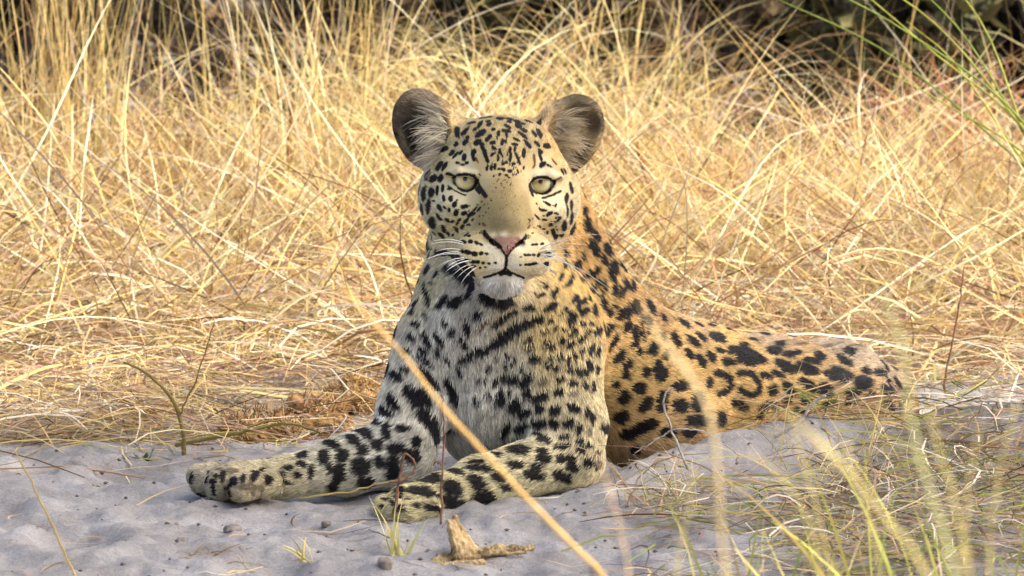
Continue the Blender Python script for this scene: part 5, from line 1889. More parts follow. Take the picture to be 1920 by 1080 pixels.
# ---- eyes
def eye_material():
    m, nt, b = new_mat("eye")
    N, L = nt.nodes, nt.links
    tc = N.new("ShaderNodeTexCoord")
    sep = N.new("ShaderNodeSeparateXYZ"); L.new(tc.outputs["Object"], sep.inputs[0])
    ln = N.new("ShaderNodeVectorMath"); ln.operation = 'LENGTH'
    cmb = N.new("ShaderNodeCombineXYZ"); L.new(sep.outputs["X"], cmb.inputs[0]); L.new(sep.outputs["Z"], cmb.inputs[2])
    L.new(cmb.outputs[0], ln.inputs[0])
    rad_ = N.new("ShaderNodeMath"); rad_.operation = 'DIVIDE'; L.new(ln.outputs["Value"], rad_.inputs[0]); rad_.inputs[1].default_value = 20 * S
    nz = N.new("ShaderNodeTexNoise"); nz.inputs["Scale"].default_value = 900; nz.inputs["Detail"].default_value = 3
    L.new(tc.outputs["Object"], nz.inputs["Vector"])
    ad = N.new("ShaderNodeMath"); ad.operation = 'MULTIPLY_ADD'; L.new(nz.outputs["Fac"], ad.inputs[0]); ad.inputs[1].default_value = 0.12; L.new(rad_.outputs[0], ad.inputs[2])
    cr = N.new("ShaderNodeValToRGB")
    el = cr.color_ramp.elements
    el[0].position, el[0].color = 0.0, (.30, .20, .055, 1)
    el[1].position, el[1].color = 1.0, (.012, .010, .008, 1)
    for pos, c in ((0.02, (150, 122, 66)), (0.20, (182, 154, 90)), (0.40, (208, 186, 116)), (0.72, (222, 210, 150)), (0.93, (180, 166, 106)), (0.985, (30, 24, 18))):
        e = el.new(pos); e.color = (*srgb(*c), 1)
    L.new(ad.outputs[0], cr.inputs[0])
    po = N.new("ShaderNodeVectorMath"); po.operation = 'DISTANCE'; L.new(cmb.outputs[0], po.inputs[0]); po.inputs[1].default_value = (0.6 * S, 0, 2.6 * S)
    lt = N.new("ShaderNodeMapRange"); L.new(po.outputs["Value"], lt.inputs[0])
    lt.inputs[1].default_value = 3.6 * S; lt.inputs[2].default_value = 5.0 * S
    pm = N.new("ShaderNodeMix"); pm.data_type = 'RGBA'; L.new(lt.outputs[0], pm.inputs[0])
    pm.inputs[6].default_value = (.006, .005, .004, 1); L.new(cr.outputs[0], pm.inputs[7]); L.new(pm.outputs[2], b.inputs["Base Color"])
    b.inputs["Roughness"].default_value = 0.35
    b.inputs["Coat Weight"].default_value = 0.45
    b.inputs["Coat Roughness"].default_value = 0.03
    return m
EM = eye_material()
cm, nt, b = new_mat("cornea")
b.inputs["Roughness"].default_value = 0.03
b.inputs["Transmission Weight"].default_value = 1.0
b.inputs["IOR"].default_value = 1.2
for s in (-1, 1):
    bm = bmesh.new(); bmesh.ops.create_uvsphere(bm, u_segments=48, v_segments=32, radius=26 * S)
    me = bpy.data.meshes.new("eye"); bm.to_mesh(me); bm.free()
    me.polygons.foreach_set("use_smooth", np.ones(len(me.polygons), bool))
    eye = link("eye", me, EM, leopard)
    # local +Y looks along the gaze (towards the camera)
    gaze = (CAMPOS - Vector(H(s * EYE_X, -15, 0))).normalized()
    gaze = (gaze + Vector((0, 0, 0.06)) + Vector((0.02, 0, 0))).normalized()
    q = gaze.to_track_quat('Y', 'Z')
    eye.rotation_euler = q.to_euler(); eye.location = H(s * EYE_X, -13, 0)
    tag(eye, "pale yellow-green eye with a small dark pupil")

# ---- whiskers: each a thin tapering bristle
wm, nt, b = new_mat("whisker")
b.inputs["Base Color"].default_value = (.78, .76, .70, 1); b.inputs["Roughness"].default_value = 0.4
def tube(pts, radii, seg=5):
    pts = [Vector(p) for p in pts]
    vs, fs = [], []
    up0 = Vector((0.3, 0.2, 1)).normalized()
    for i, p in enumerate(pts):
        d = (pts[min(i + 1, len(pts) - 1)] - pts[max(i - 1, 0)]).normalized()
        x = d.cross(up0)
        if x.length < 1e-3: x = d.cross(Vector((1, 0, 0)))
        x.normalize(); y = d.cross(x)
        for j in range(seg):
            a = 2 * math.pi * j / seg
            vs.append(p + (x * math.cos(a) + y * math.sin(a)) * radii[i])
    for i in range(len(pts) - 1):
        for j in range(seg):
            k = (j + 1) % seg
            fs.append((i * seg + j, i * seg + k, (i + 1) * seg + k, (i + 1) * seg + j))
    vs.append(pts[0]); vs.append(pts[-1])
    n0 = len(vs) - 2
    tris = []
    for j in range(seg):
        k = (j + 1) % seg
        tris.append((n0, k, j)); b_ = (len(pts) - 1) * seg
        tris.append((n0 + 1, b_ + j, b_ + k))
    return vs, fs + tris
def tube_mesh(name, pts, radii, seg=5):
    vs, fs = tube(pts, radii, seg)
    me = bpy.data.meshes.new(name); me.from_pydata([tuple(v) for v in vs], [], fs)
    me.polygons.foreach_set("use_smooth", np.ones(len(me.polygons), bool))
    return me
for row in WHISKER_DATA.split("\n"):
    q = [float(v) * 1e-4 for v in row.split()]
    a, e = Vector(q[:3]), Vector(q[3:])
    L_ = (e - a).length
    ps = [a.lerp(e, t) + UP * (math.sin(math.pi * t) * L_ * 0.07) for t in np.linspace(0, 1, 7)]
    link("whisker", tube_mesh("whisker", ps, np.linspace(.0005, .00012, 7), 5), wm, leopard)
# ------------------------------------------------------------------ grass
def grass_material(name, trans=.35):
    m, nt, b = new_mat(name)
    N, L = nt.nodes, nt.links
    an = N.new("ShaderNodeAttribute"); an.attribute_name = "tint"
    b.inputs["Roughness"].default_value = .75; b.inputs["Specular IOR Level"].default_value = .12
    L.new(an.outputs["Color"], b.inputs["Base Color"])
    tr = N.new("ShaderNodeBsdfTranslucent"); L.new(an.outputs["Color"], tr.inputs["Color"])
    mx = N.new("ShaderNodeMixShader"); mx.inputs[0].default_value = trans
    L.new(b.outputs[0], mx.inputs[1]); L.new(tr.outputs[0], mx.inputs[2])
    L.new(mx.outputs[0], N["Material Output"].inputs["Surface"])
    return m
GRASS = grass_material("dry_grass", .22)
STRAW = grass_material("straw", .2)

def pick(cols, n, g):
    """Colours drawn from a weighted sRGB palette, each varied."""
    w = np.array([c[3] for c in cols], float); i = g.choice(len(cols), n, p=w / w.sum())
    c = np.array([srgb(*k[:3]) for k in cols])[i]
    return c * g.uniform(.72, 1.12, (n, 1)) * (1 + g.normal(size=(n, 3)) * .03)

def ribbons(base, az, length, phi0, curl, width, g, K=8, wob=.25, power=1.4, fold=True):
    """Curved blades: base (n,3); az direction of the lean; phi0 start angle off vertical; curl total bend."""
    n = len(base)
    t = np.linspace(0, 1, K)
    phi = phi0[:, None] + curl[:, None] * t[None] ** power
    a = az[:, None] + wob * g.normal(size=(n, 1)) * t[None] + wob * .8 * np.sin(t[None] * g.uniform(2, 6, (n, 1)) + g.uniform(0, 6, (n, 1)))
    d = np.stack([np.sin(phi) * np.cos(a), np.sin(phi) * np.sin(a), np.cos(phi)], -1)
    seg = (length / (K - 1))[:, None, None] * d
    p = base[:, None, :] + np.concatenate([np.zeros((n, 1, 3)), np.cumsum(seg[:, :-1], 1)], 1)
    roll = g.uniform(0, np.pi, n)
    side = np.cross(d, np.array([0, 0, 1.0]) + 1e-3)
    side /= np.linalg.norm(side, axis=-1, keepdims=True) + 1e-9
    nrm = np.cross(side, d)
    tw = roll[:, None] + g.normal(size=(n, 1)) * .8 * t[None]
    side = side * np.cos(tw)[..., None] + nrm * np.sin(tw)[..., None]
    prof = np.clip(1.05 - t ** 2.2, .12, 1) * np.clip(.55 + t * 2.5, 0, 1)
    w = width[:, None] * prof[None] * .5
    return p, side * w[..., None]

def ribbon_mesh(name, p, w, cols, mat, parent=None):
    n, K, _ = p.shape
    v = np.stack([p - w, p + w], 2).reshape(-1, 3)
    i = np.arange(n)[:, None] * (2 * K) + np.arange(K - 1)[None] * 2
    f = np.stack([i, i + 1, i + 3, i + 2], -1).reshape(-1, 4)
    me = mesh_np(name, v, f)
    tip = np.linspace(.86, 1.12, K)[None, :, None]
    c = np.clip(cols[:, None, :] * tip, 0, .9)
    vcol(me, "tint", np.repeat(c, 2, 1).reshape(-1, 3).astype(np.float32))
    return link(name, me, mat, parent)

PALE = [(232, 212, 152, 5), (220, 192, 122, 4), (242, 230, 190, 4), (202, 170, 104, 2.5), (192, 178, 116, 2), (190, 148, 110, 1.6), (156, 128, 84, 1.8), (116, 94, 64, 1.2)]
GOLD = [(214, 186, 118, 4), (196, 170, 104, 3), (228, 208, 152, 3), (176, 162, 98, 2), (180, 142, 98, 1.2), (130, 108, 72, .8)]
RUST = [(196, 142, 98, 4), (176, 118, 80, 3), (214, 172, 132, 3), (222, 196, 156, 2), (150, 100, 72, 1)]
LITT = [(216, 190, 142, 4), (196, 164, 116, 3), (234, 220, 190, 3), (184, 146, 122, 3), (166, 154, 138, 2), (186, 166, 110, 1.5), (134, 100, 76, 2), (108, 80, 62, 1.2)]
GREEN = [(150, 152, 72, 3), (172, 166, 84, 3), (112, 128, 62, 2), (198, 184, 112, 1)]
def blades(g, n, base, hmin, hmax, cols, wmin=.0009, wmax=.0022, lean=(0, .35), curl=(.1, 1.3), az=None, azs=3.2, K=8, droop=.25):
    L_ = g.uniform(hmin, hmax, n)
    a = g.uniform(0, 2 * np.pi, n) if az is None else az + g.normal(size=n) * azs
    cu = g.uniform(*curl, n)
    dr = g.random(n) < droop
    cu = np.where(dr, g.uniform(1.4, 2.7, n), cu)
    p, w = ribbons(base, a, L_, g.uniform(*lean, n), cu, g.uniform(wmin, wmax, n), g, K, power=1.4)
    return p, w, pick(cols, n, g)
def on_ground(xy, fine=False):
    return np.stack([xy[:, 0], xy[:, 1], ground_z(xy[:, 0], xy[:, 1], fine) - .004], 1)

g = np.random.default_rng(21)
P_, W_, C_l = [], [], []
# clumps of the standing field behind the animal
def clumps(n, ylo, yhi, xlo, xhi, per, rad, **kw):
    for i in range(n):
        Y = g.uniform(ylo, yhi) ** 1.0
        X = g.uniform(xlo, xhi)
        gap = max(np.exp(-((X / (1 + Y / 14) + .27) / .075) ** 2), np.exp(-((X / (1 + Y / 14) - .24) / .13) ** 2), .8 * np.exp(-((X / (1 + Y / 14) - .56) / .07) ** 2))
        if Y > 1.95 and g.random() < gap * .9: continue
        k = int(per * g.uniform(.5, 1.4))
        r = rad * g.uniform(.5, 1.4)
        an = g.uniform(0, 2 * np.pi, k); rr = r * np.sqrt(g.random(k))
        xy = np.stack([X + rr * np.cos(an), Y + rr * np.sin(an)], 1)
        az = g.uniform(0, 6.28)
        p, w, c = blades(g, k, on_ground(xy), az=az, azs=1.4, **kw)
        P_.append(p); W_.append(w); C_l.append(c)
clumps(58, 1.65, 2.35, -.85, .9, 54, .10, hmin=.10, hmax=.25, cols=PALE, droop=.35)
clumps(18, 1.85, 2.5, -.85, -.2, 30, .08, hmin=.22, hmax=.52, cols=GOLD + PALE[:3], lean=(0, .25), curl=(.05, .6), droop=.10, wmin=.0014, wmax=.003)
clumps(22, 1.85, 2.4, -.28, .26, 50, .11, hmin=.22, hmax=.38, cols=PALE, curl=(.7, 2.0), droop=.55)
clumps(50, 1.6, 2.3, -.85, .85, 42, .10, hmin=.08, hmax=.22, cols=PALE + RUST[:2], droop=.35)
clumps(16, 1.7, 2.3, .3, .95, 46, .09, hmin=.14, hmax=.32, cols=PALE + RUST[2:4], droop=.35)
clumps(12, 1.9, 2.6, .1, .95, 8, .08, hmin=.3, hmax=.55, cols=GOLD + PALE[:2], lean=(0, .3), curl=(.05, .5), droop=.1, wmin=.0018, wmax=.0036)
clumps(22, 2.4, 3.0, -1.0, 1.0, 12, .12, hmin=.12, hmax=.34, cols=GOLD + PALE, droop=.2)
for sx in (-1, 1):
    clumps(55, .8, 3.0, min(sx * 1.0, sx * 2.4), max(sx * 1.0, sx * 2.4), 34, .12, hmin=.12, hmax=.36, cols=PALE + GOLD, droop=.3)
clumps(46, .95, 1.7, -.75, .75, 16, .08, hmin=.06, hmax=.16, cols=PALE + RUST[:3], droop=.4, lean=(.1, .9))
# lying and leaning blades between them
n = 7500
xy = np.stack([g.uniform(-1.15, 1.15, n), 1.0 + 1.4 * g.random(n)], 1)
bb = on_ground(xy); bb[:, 2] += g.random(n) ** 2 * .12
p, w = ribbons(bb, g.uniform(0, 6.28, n), g.uniform(.12, .42, n), g.uniform(.6, 1.4, n), g.uniform(-.3, 1.0, n), g.uniform(.0012, .003, n), g, 8)
P_.append(p); W_.append(w); C_l.append(pick(PALE + LITT, n, g))
p, w, c = [np.concatenate(q) for q in (P_, W_, C_l)]
p[..., 2] = np.maximum(p[..., 2], ground_z(p[..., 0], p[..., 1], False) + .003)
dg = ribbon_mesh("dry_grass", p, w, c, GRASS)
tag(dg, "tall pale dry grass filling the whole background behind the leopard", "grass", kind="stuff")
print("grass blades", len(p))

# straw lying on the sand
def litter(n, fx, fy, lmin, lmax, height, cols, keep=None):
    xy = np.stack([fx(n), fy(n)], 1)
    if keep is not None:
        xy = xy[keep(xy[:, 0], xy[:, 1])]
    n = len(xy)
    K = 5
    L_ = g.uniform(lmin, lmax, n); a = g.uniform(0, 6.28, n)
    t = np.linspace(-.5, .5, K)
    aa = a[:, None] + g.normal(size=(n, 1)) * 1.1 * t[None]
    q = np.empty((n, K, 3))
    q[..., 0] = xy[:, :1] + L_[:, None] * t * np.cos(aa); q[..., 1] = xy[:, 1:] + L_[:, None] * t * np.sin(aa)
    gz = ground_z(q[..., 0], q[..., 1])
    h0 = g.random(n) ** 1.6 * height
    tilt = g.normal(size=n) * .16
    q[..., 2] = np.maximum(gz + .0012, gz.mean(1, keepdims=True) + h0[:, None] + (tilt * L_)[:, None] * t + (h0 * .8)[:, None] * (.25 - t ** 2) * 2)
    d = np.gradient(q, axis=1); d /= np.linalg.norm(d, axis=-1, keepdims=True)
    s = np.cross(d, g.normal(size=(n, 1, 3)) * .5 + np.array([0, 0, 1.0])); s /= np.linalg.norm(s, axis=-1, keepdims=True)
    w = s * (g.uniform(.0010, .0026, n)[:, None] * np.array([.7, 1, 1, .9, .4]))[..., None] * .5
    return q, w, pick(cols, n, g)
def shore(x, y):
    """Where straw covers the sand: thick behind the animal, thin in front."""
    edge = .40 + np.where(x < -.34, .04, 0) + .16 * fbm(x * 3 + 8, y * 3, 2) + np.where(x > .1, .22, 0) + np.where(x < -.42, -.10, 0) + .42 * np.exp(-((x + .25) / .12) ** 4)
    return (y > edge) & (fbm(x * 4 + 2, y * 4 + 7, 3) + np.clip((y - edge) * 1.3, 0, .5) > -.10 + .14 * (y < 1.7) + .06 * (x > .3) * (y < 1.4))
U = lambda a, b: (lambda n: g.uniform(a, b, n))
thick = litter(520, U(-.85, .9), U(.45, 2.2), .12, .36, .09, LITT + GOLD, lambda x, y: (y > .75) | (x < -.1))
thick = (thick[0], thick[1] * 1.9, thick[2])
parts = [thick, litter(3000, lambda n: g.choice([-1, 1], n) * g.uniform(1.0, 2.2, n), U(.5, 2.8), .06, .26, .05, LITT), litter(260, U(-.75, -.1), U(.12, .75), .08, .26, .05, LITT + GOLD + [(110, 92, 60, 3)]), litter(13000, U(-1.0, 1.05), lambda n: .2 + 2.4 * g.random(n) ** 1.0, .06, .26, .05, LITT, shore),
         litter(5000, U(-.95, -.12), U(.15, 1.5), .05, .2, .05, LITT + GOLD[:2], shore),
         litter(2600, U(.14, .75), U(-.75, .30), .04, .2, .04, LITT + GREEN[:3] + [(120, 100, 70, 3)], lambda x, y: fbm(x * 5 + 1, y * 4, 2) + .55 * x > .12),
         litter(320, U(-.40, -.10), U(.34, .8), .03, .14, .02, LITT), litter(70, U(-.7, .2), U(-.75, -.05), .03, .1, .006, LITT)]
p, w, c = [np.concatenate(q) for q in zip(*parts)]
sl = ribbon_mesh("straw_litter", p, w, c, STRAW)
tag(sl, "loose fallen straw strewn flat over the sand around the leopard", "straw", kind="stuff")
print("litter", len(p))
# ------------------------------------------------------------------ materials for the small things
def noisy(name, c0, c1, scale=30, rough=.85, bump=.4, dist=.002, detail=6):
    m, nt, b = new_mat(name)
    N, L = nt.nodes, nt.links
    tc = N.new("ShaderNodeTexCoord")
    nz = N.new("ShaderNodeTexNoise"); nz.inputs["Scale"].default_value = scale; nz.inputs["Detail"].default_value = detail; nz.inputs["Roughness"].default_value = .65
    L.new(tc.outputs["Object"], nz.inputs["Vector"])
    cr = N.new("ShaderNodeValToRGB"); L.new(nz.outputs["Fac"], cr.inputs[0])
    cr.color_ramp.elements[0].position, cr.color_ramp.elements[0].color = .35, (*srgb(*c0), 1)
    cr.color_ramp.elements[1].position, cr.color_ramp.elements[1].color = .65, (*srgb(*c1), 1)
    L.new(cr.outputs[0], b.inputs["Base Color"])
    bp = N.new("ShaderNodeBump"); bp.inputs["Strength"].default_value = bump; bp.inputs["Distance"].default_value = dist
    L.new(nz.outputs["Fac"], bp.inputs["Height"]); L.new(bp.outputs[0], b.inputs["Normal"])
    b.inputs["Roughness"].default_value = rough; b.inputs["Specular IOR Level"].default_value = .2
    return m
M_TWIG = noisy("twig_bark", (96, 68, 52), (150, 112, 84), 120)
M_GREYTWIG = noisy("grey_twig_bark", (128, 118, 104), (196, 186, 168), 120)
M_WOOD = noisy("rotten_wood", (84, 66, 42), (222, 192, 138), 55, bump=1, dist=.006, detail=9)
M_DUNG = noisy("dung_fibre", (104, 76, 46), (200, 156, 98), 110, bump=1, dist=.006)
M_CLOD = noisy("sand_clod", (104, 94, 84), (150, 138, 124), 60)
M_LEAF = noisy("green_leaf", (70, 100, 62), (112, 142, 92), 60, rough=.6)
M_BARK = noisy("shrub_bark", (52, 42, 36), (92, 78, 68), 25)

def spline(pts, n):
    """Catmull-Rom through points (k,3) -> (n,3)."""
    P0 = np.array(pts, float)
    P0 = np.concatenate([[2 * P0[0] - P0[1]], P0, [2 * P0[-1] - P0[-2]]])
    k = len(pts) - 1
    out = []
    for u in np.linspace(0, k, n):
        i = min(int(u), k - 1); t = u - i
        a, b, c, d = P0[i:i + 4]
        out.append(.5 * (2 * b + (c - a) * t + (2 * a - 5 * b + 4 * c - d) * t * t + (3 * b - a - 3 * c + d) * t ** 3))
    return np.array(out)

def path_px(pp, Y):
    Ys = Y if isinstance(Y, (list, tuple)) else [Y] * len(pp)
    return [np.array(at(x, y, q)) for (x, y), q in zip(pp, Ys)]

def plain(name, col, rough=.6):
    m = grass_material(name, .2)
    nt = m.node_tree
    N, L = nt.nodes, nt.links
    at_ = [n for n in N if n.type == 'ATTRIBUTE'][0]
    tc = N.new("ShaderNodeTexCoord"); nz = N.new("ShaderNodeTexNoise"); nz.inputs["Scale"].default_value = 45; nz.inputs["Detail"].default_value = 5
    L.new(tc.outputs["Object"], nz.inputs["Vector"])
    cr = N.new("ShaderNodeValToRGB"); L.new(nz.outputs["Fac"], cr.inputs[0])
    c = srgb(*col)
    cr.color_ramp.elements[0].position, cr.color_ramp.elements[0].color = .3, (*(c * .72), 1)
    cr.color_ramp.elements[1].position, cr.color_ramp.elements[1].color = .7, (*np.clip(c * 1.15, 0, 1), 1)
    for l in list(at_.outputs["Color"].links): L.new(cr.outputs[0], l.to_socket)
    N.remove(at_)
    return m

def stalk(name, label, pp, Y, r0, r1, col, cat="grass stalk", group=None, n=26, knots=True):
    """A round grass stalk through photo points, thickest at its root (last point)."""
    ps = spline(path_px(pp, Y), n)
    g_ = np.random.default_rng(len(label) * 7 + int(pp[0][0]))
    ps[1:-1] += g_.normal(size=(n - 2, 3)) * .0006
    t = np.linspace(0, 1, n)
    rr = (r1 + (r0 - r1) * t) * S
    if knots:
        for k in (.35, .62, .85):
            rr = rr * (1 + .35 * np.exp(-((t - k) / .012) ** 2))
    o = link(name, tube_mesh(name, [Vector(p) for p in ps], list(rr), 7), plain(name, col))
    return tag(o, label, cat, group)

def blade_thing(name, label, pp, Y, w0, col, cat="grass blade", n=22, tilt=.5):
    """A single flat leaf blade with a folded midrib and real thickness."""
    ps = spline(path_px(pp, Y), n)
    d = np.gradient(ps, axis=0); d /= np.linalg.norm(d, axis=1, keepdims=True)
    s = np.cross(d, np.array(FWD)); s /= np.linalg.norm(s, axis=1, keepdims=True) + 1e-9
    nn = np.cross(s, d)
    t = np.linspace(0, 1, n)
    w = w0 * S * np.clip(t * 4, .06, 1) * (1 - .35 * t) * .5
    th = .00035
    rows = []
    for off, up in ((-1, 0), (0, -.35), (1, 0), (0, -.35 - th / (w0 * S))):
        rows.append(ps + s * (w * off)[:, None] + nn * (w * up)[:, None] * 1.0)
    v = np.stack(rows, 1).reshape(-1, 3)
    f = []
    for i in range(n - 1):
        for a, b in ((0, 1), (1, 2), (2, 3), (3, 0)):
            f.append((i * 4 + a, i * 4 + b, i * 4 + 4 + b, i * 4 + 4 + a))
    o = link(name, mesh_np(name, v, np.array(f)), plain(name, col))
    return tag(o, label, cat)

# ------------------------------------------------------------------ grass tufts one can tell apart
def tuft(label, px, py, n, hmin, hmax, cols, rad=.05, Y=None, mat=None, cat="grass tuft", name="grass_tuft", group=None, **kw):
    """A clump rooted where the sand shows at photo point (px, py)."""
    if Y is None:
        lo, hi = -1.2, 5.0
        for _ in range(40):
            m_ = (lo + hi) / 2
            q = at(px, py, m_)
            if q.z > float(ground_z(q.x, q.y, False)): lo = m_
            else: hi = m_
        Y = lo
    q = at(px, py, Y)
    g_ = np.random.default_rng(int(px * 13 + py))
    an, rr = g_.uniform(0, 6.28, n), rad * np.sqrt(g_.random(n))
    xy = np.stack([q.x + rr * np.cos(an), q.y + rr * np.sin(an)], 1)
    p, w, c = blades(g_, n, on_ground(xy, True), hmin, hmax, cols, **kw)
    p[..., 2] = np.maximum(p[..., 2], ground_z(p[..., 0], p[..., 1], False) + .002)
    root = bpy.data.objects.new(name, None); COL.objects.link(root)
    root.location = (q.x, q.y, float(ground_z(q.x, q.y)))
    p = p - np.array(root.location)
    o = ribbon_mesh("blades", p, w, c, mat or GRASS, root); o["kind"] = "stuff"
    tag(root, label, cat, group)
    return root
tuft("dense rusty-brown curly grass tuft near the right edge of the photo", 1800, 430, 340, .14, .36, RUST, .10, wmin=.0012, wmax=.003, curl=(.5, 2.2), droop=.5)
tuft("reddish dry grass tuft right of the leopard's neck, bent stems", 1370, 500, 210, .10, .26, RUST, .08, wmin=.0012, wmax=.003, curl=(.5, 2.0), droop=.4)
tuft("small rusty grass tuft close behind the leopard's right-hand cheek", 1215, 470, 70, .10, .24, RUST, .05, droop=.35)
tuft("brownish drooping grass tuft in the left middle of the field", 345, 480, 210, .12, .30, RUST + GOLD[:2], .08, wmin=.0012, wmax=.003, curl=(.6, 2.0), droop=.5)
tuft("dark olive-brown flattened grass tuft at the left edge", 60, 500, 130, .16, .34, [(120, 100, 62, 3), (150, 118, 74, 3), (104, 84, 60, 2), (170, 140, 90, 1)], .10, lean=(.5, 1.1), curl=(.2, 1.0), az=-.3, azs=.8)
tuft("tall upright golden grass tuft at the far left of the photo", 130, 470, 90, .42, .72, GOLD, .06, lean=(0, .16), curl=(.02, .5), droop=.05)
tuft("bleached arching grass tuft directly behind the leopard's head", 960, 420, 150, .30, .50, PALE, .09, curl=(.9, 2.2), droop=.6)
tuft("pale arching grass tuft between the leopard's right-hand ear and the dark gap", 1230, 380, 120, .26, .46, PALE, .09, curl=(.9, 2.2), droop=.5)
tuft("loose pale grass tuft left of the leopard's left-hand ear", 640, 400, 120, .28, .50, PALE, .08, curl=(.5, 1.9), droop=.4)
# long green stems leaning in at the top right
GS = [((1470, -60), (1700, 60)), ((1540, -80), (1740, 90)), ((1600, -60), (1770, 60)), ((1680, -60), (1810, 70)), ((1655, 130), (1780, 200)), ((1740, -80), (1850, 60)), ((1440, -10), (1680, 110)), ((1700, 40), (1800, 130))]
gr = bpy.data.objects.new("green_grass_bunch", None); COL.objects.link(gr)
rootp = at(2110, 480, 1.5); rz = float(ground_z(rootp.x, rootp.y))
gr.location = (rootp.x, rootp.y, rz)
for i, (tip, mid) in enumerate(GS):
    ps = spline([np.array(at(*tip, 1.35 + .04 * i)), np.array(at(*mid, 1.4 + .03 * i)), np.array(at(1935 + 6 * i, 250 + 18 * i, 1.45)), np.array((rootp.x + .012 * i, rootp.y + .01 * i, rz))], 18)
    ps = ps - np.array(gr.location)
    link("stem", tube_mesh("stem", [Vector(v) for v in ps], list(np.linspace(1.2, 3.6, 18) * S), 6), plain("green_stem", (158, 160, 78) if i % 3 else (128, 142, 70)), gr)
tag(gr, "bunch of yellow-green stems leaning in from the top right corner", "grass")

# ------------------------------------------------------------------ out-of-focus stalks between the camera and the animal
def rooted(pp, Y):
    """Carry a stalk seen through photo points down to the sand below the frame."""
    x1, y1 = pp[-1]; x0, y0 = pp[-2]
    q = at(x1, y1, Y)
    zg = float(ground_z(q.x, Y))
    lo, hi = y1, 6000
    for _ in range(40):
        m_ = (lo + hi) / 2
        if at(x1, m_, Y).z > zg - .01: lo = m_
        else: hi = m_
    sl = (x1 - x0) / max(y1 - y0, 1)
    n_ = lo - y1
    return pp + [(x1 + sl * n_ * .30, y1 + n_ * .4), (x1 + sl * n_ * .45, lo)]
def fstalk(name, label, pp, Y, r0, r1, col):
    pp = rooted(pp, Y); return stalk(name, label, pp, Y, r0, r1, col)
def fblade(name, label, pp, Y, w, col):
    pp = rooted(pp, Y); return blade_thing(name, label, pp, Y, w, col, n=30)
fstalk("dry_stalk", "long golden dry stalk slanting across the leopard's chest, out of focus", [(640, 540), (700, 604), (775, 692), (860, 797), (960, 905), (1060, 1010), (1150, 1110)], -3.6, 4.3, 1.9, (222, 182, 112))
fblade("bent_blade", "broad pale bent blade crossing the leopard's flank, out of focus", [(1196, 556), (1216, 602), (1250, 652), (1290, 702), (1322, 755), (1338, 820), (1346, 900), (1352, 1010), (1366, 1120)], -5.4, 6.8, (214, 192, 146))
fstalk("green_stalk", "pale green blurred stalk rising over the leopard's rump", [(1655, 560), (1680, 610), (1694, 680), (1702, 760), (1722, 850), (1752, 950), (1790, 1090)], -5.6, 3.4, 1.6, (196, 192, 134))
fblade("leaning_blade", "wide straw blade leaning left in the lower right foreground", [(1462, 762), (1510, 805), (1572, 868), (1628, 932), (1680, 1000), (1742, 1090)], -5.4, 7.5, (206, 190, 128))
fstalk("upright_stalk", "straight yellow-green stalk standing right of the wide straw blade", [(1742, 770), (1762, 850), (1790, 950), (1822, 1090)], -5.2, 2.6, 1.6, (200, 184, 112))
stalk("thin_stalk", "thin slanted straw in the bottom left corner", [(28, 846), (60, 905), (98, 985), (140, 1076), (190, 1200)], -.9, 2.4, 1.3, (206, 180, 108))
fstalk("pale_stalk", "short blurred pale stalk rising at the right-hand elbow", [(1120, 850), (1145, 930), (1166, 1010), (1180, 1090)], -4.6, 2.2, 1.0, (222, 194, 156))
FG = [("fine_stalk", "thin blurred stalk curving left under the leopard's thigh", [(1478, 770), (1500, 850), (1530, 950), (1560, 1090)], -4.2, 1.8),
      ("fine_stalk", "thin upright blurred stalk in the lower right, left of the green stalk", [(1590, 830), (1612, 920), (1640, 1010), (1650, 1090)], -4.8, 2),
      ("fine_stalk", "blurred stalk reaching the right end of the sand ridge", [(1838, 800), (1822, 880), (1810, 980), (1800, 1090)], -5.0, 2.2),
      ("fine_stalk", "blurred straw leaning right at the right edge", [(1905, 760), (1880, 860), (1862, 960), (1852, 1090)], -4.6, 2),
      ("fine_stalk", "short blurred yellow straw left of the bent blade's foot", [(1300, 880), (1290, 960), (1276, 1030), (1268, 1090)], -4.4, 1.8),
      ("fine_stalk", "pale blurred straw arching over the lower right sand", [(1400, 850), (1450, 880), (1510, 960), (1540, 1090)], -4.2, 1.7)]
for nm, lab, pp, Y_, r_ in FG:
    fstalk(nm, lab, pp, Y_, r_, r_ * .55, (210, 192, 128))
g = np.random.default_rng(5)
tuft("tall yellow-green grass tuft blurred in the bottom right foreground", 1700, 1330, 30, .20, .40, GREEN + GOLD[:2], .07, Y=-1.75, wmin=.003, wmax=.0065, lean=(.05, .5), curl=(.1, .9), az=3.0, azs=.9, droop=.1)
tuft("yellow foreground grass tuft under the leopard's flank", 1420, 1280, 24, .14, .30, GREEN + GOLD, .06, Y=-1.55, wmin=.0025, wmax=.005, lean=(.05, .5), curl=(.1, .9), az=1.2, azs=1.2, droop=.1)
tuft("sparse blurred grass tuft at the right frame edge", 1890, 1250, 26, .16, .34, GREEN + GOLD, .06, Y=-1.4, wmin=.0025, wmax=.005, lean=(.05, .6), curl=(.1, .9), droop=.2)
tuft("low straw-coloured tuft on the ridge below the leopard's rump", 1560, 905, 70, .06, .17, GOLD + LITT[:3], .09, lean=(.2, 1.1), curl=(.1, 1.3), droop=.3)
tuft("messy flattened grass tuft on the sand at the lower right", 1790, 900, 80, .06, .18, GREEN + LITT[:4], .10, lean=(.5, 1.3), curl=(.1, 1.0), droop=.3)
tuft("thin pale tuft of curved stems on the sand slope below the elbow", 1230, 960, 34, .06, .15, LITT[:4], .05, lean=(.2, 1.0), curl=(.6, 1.8), droop=.4)
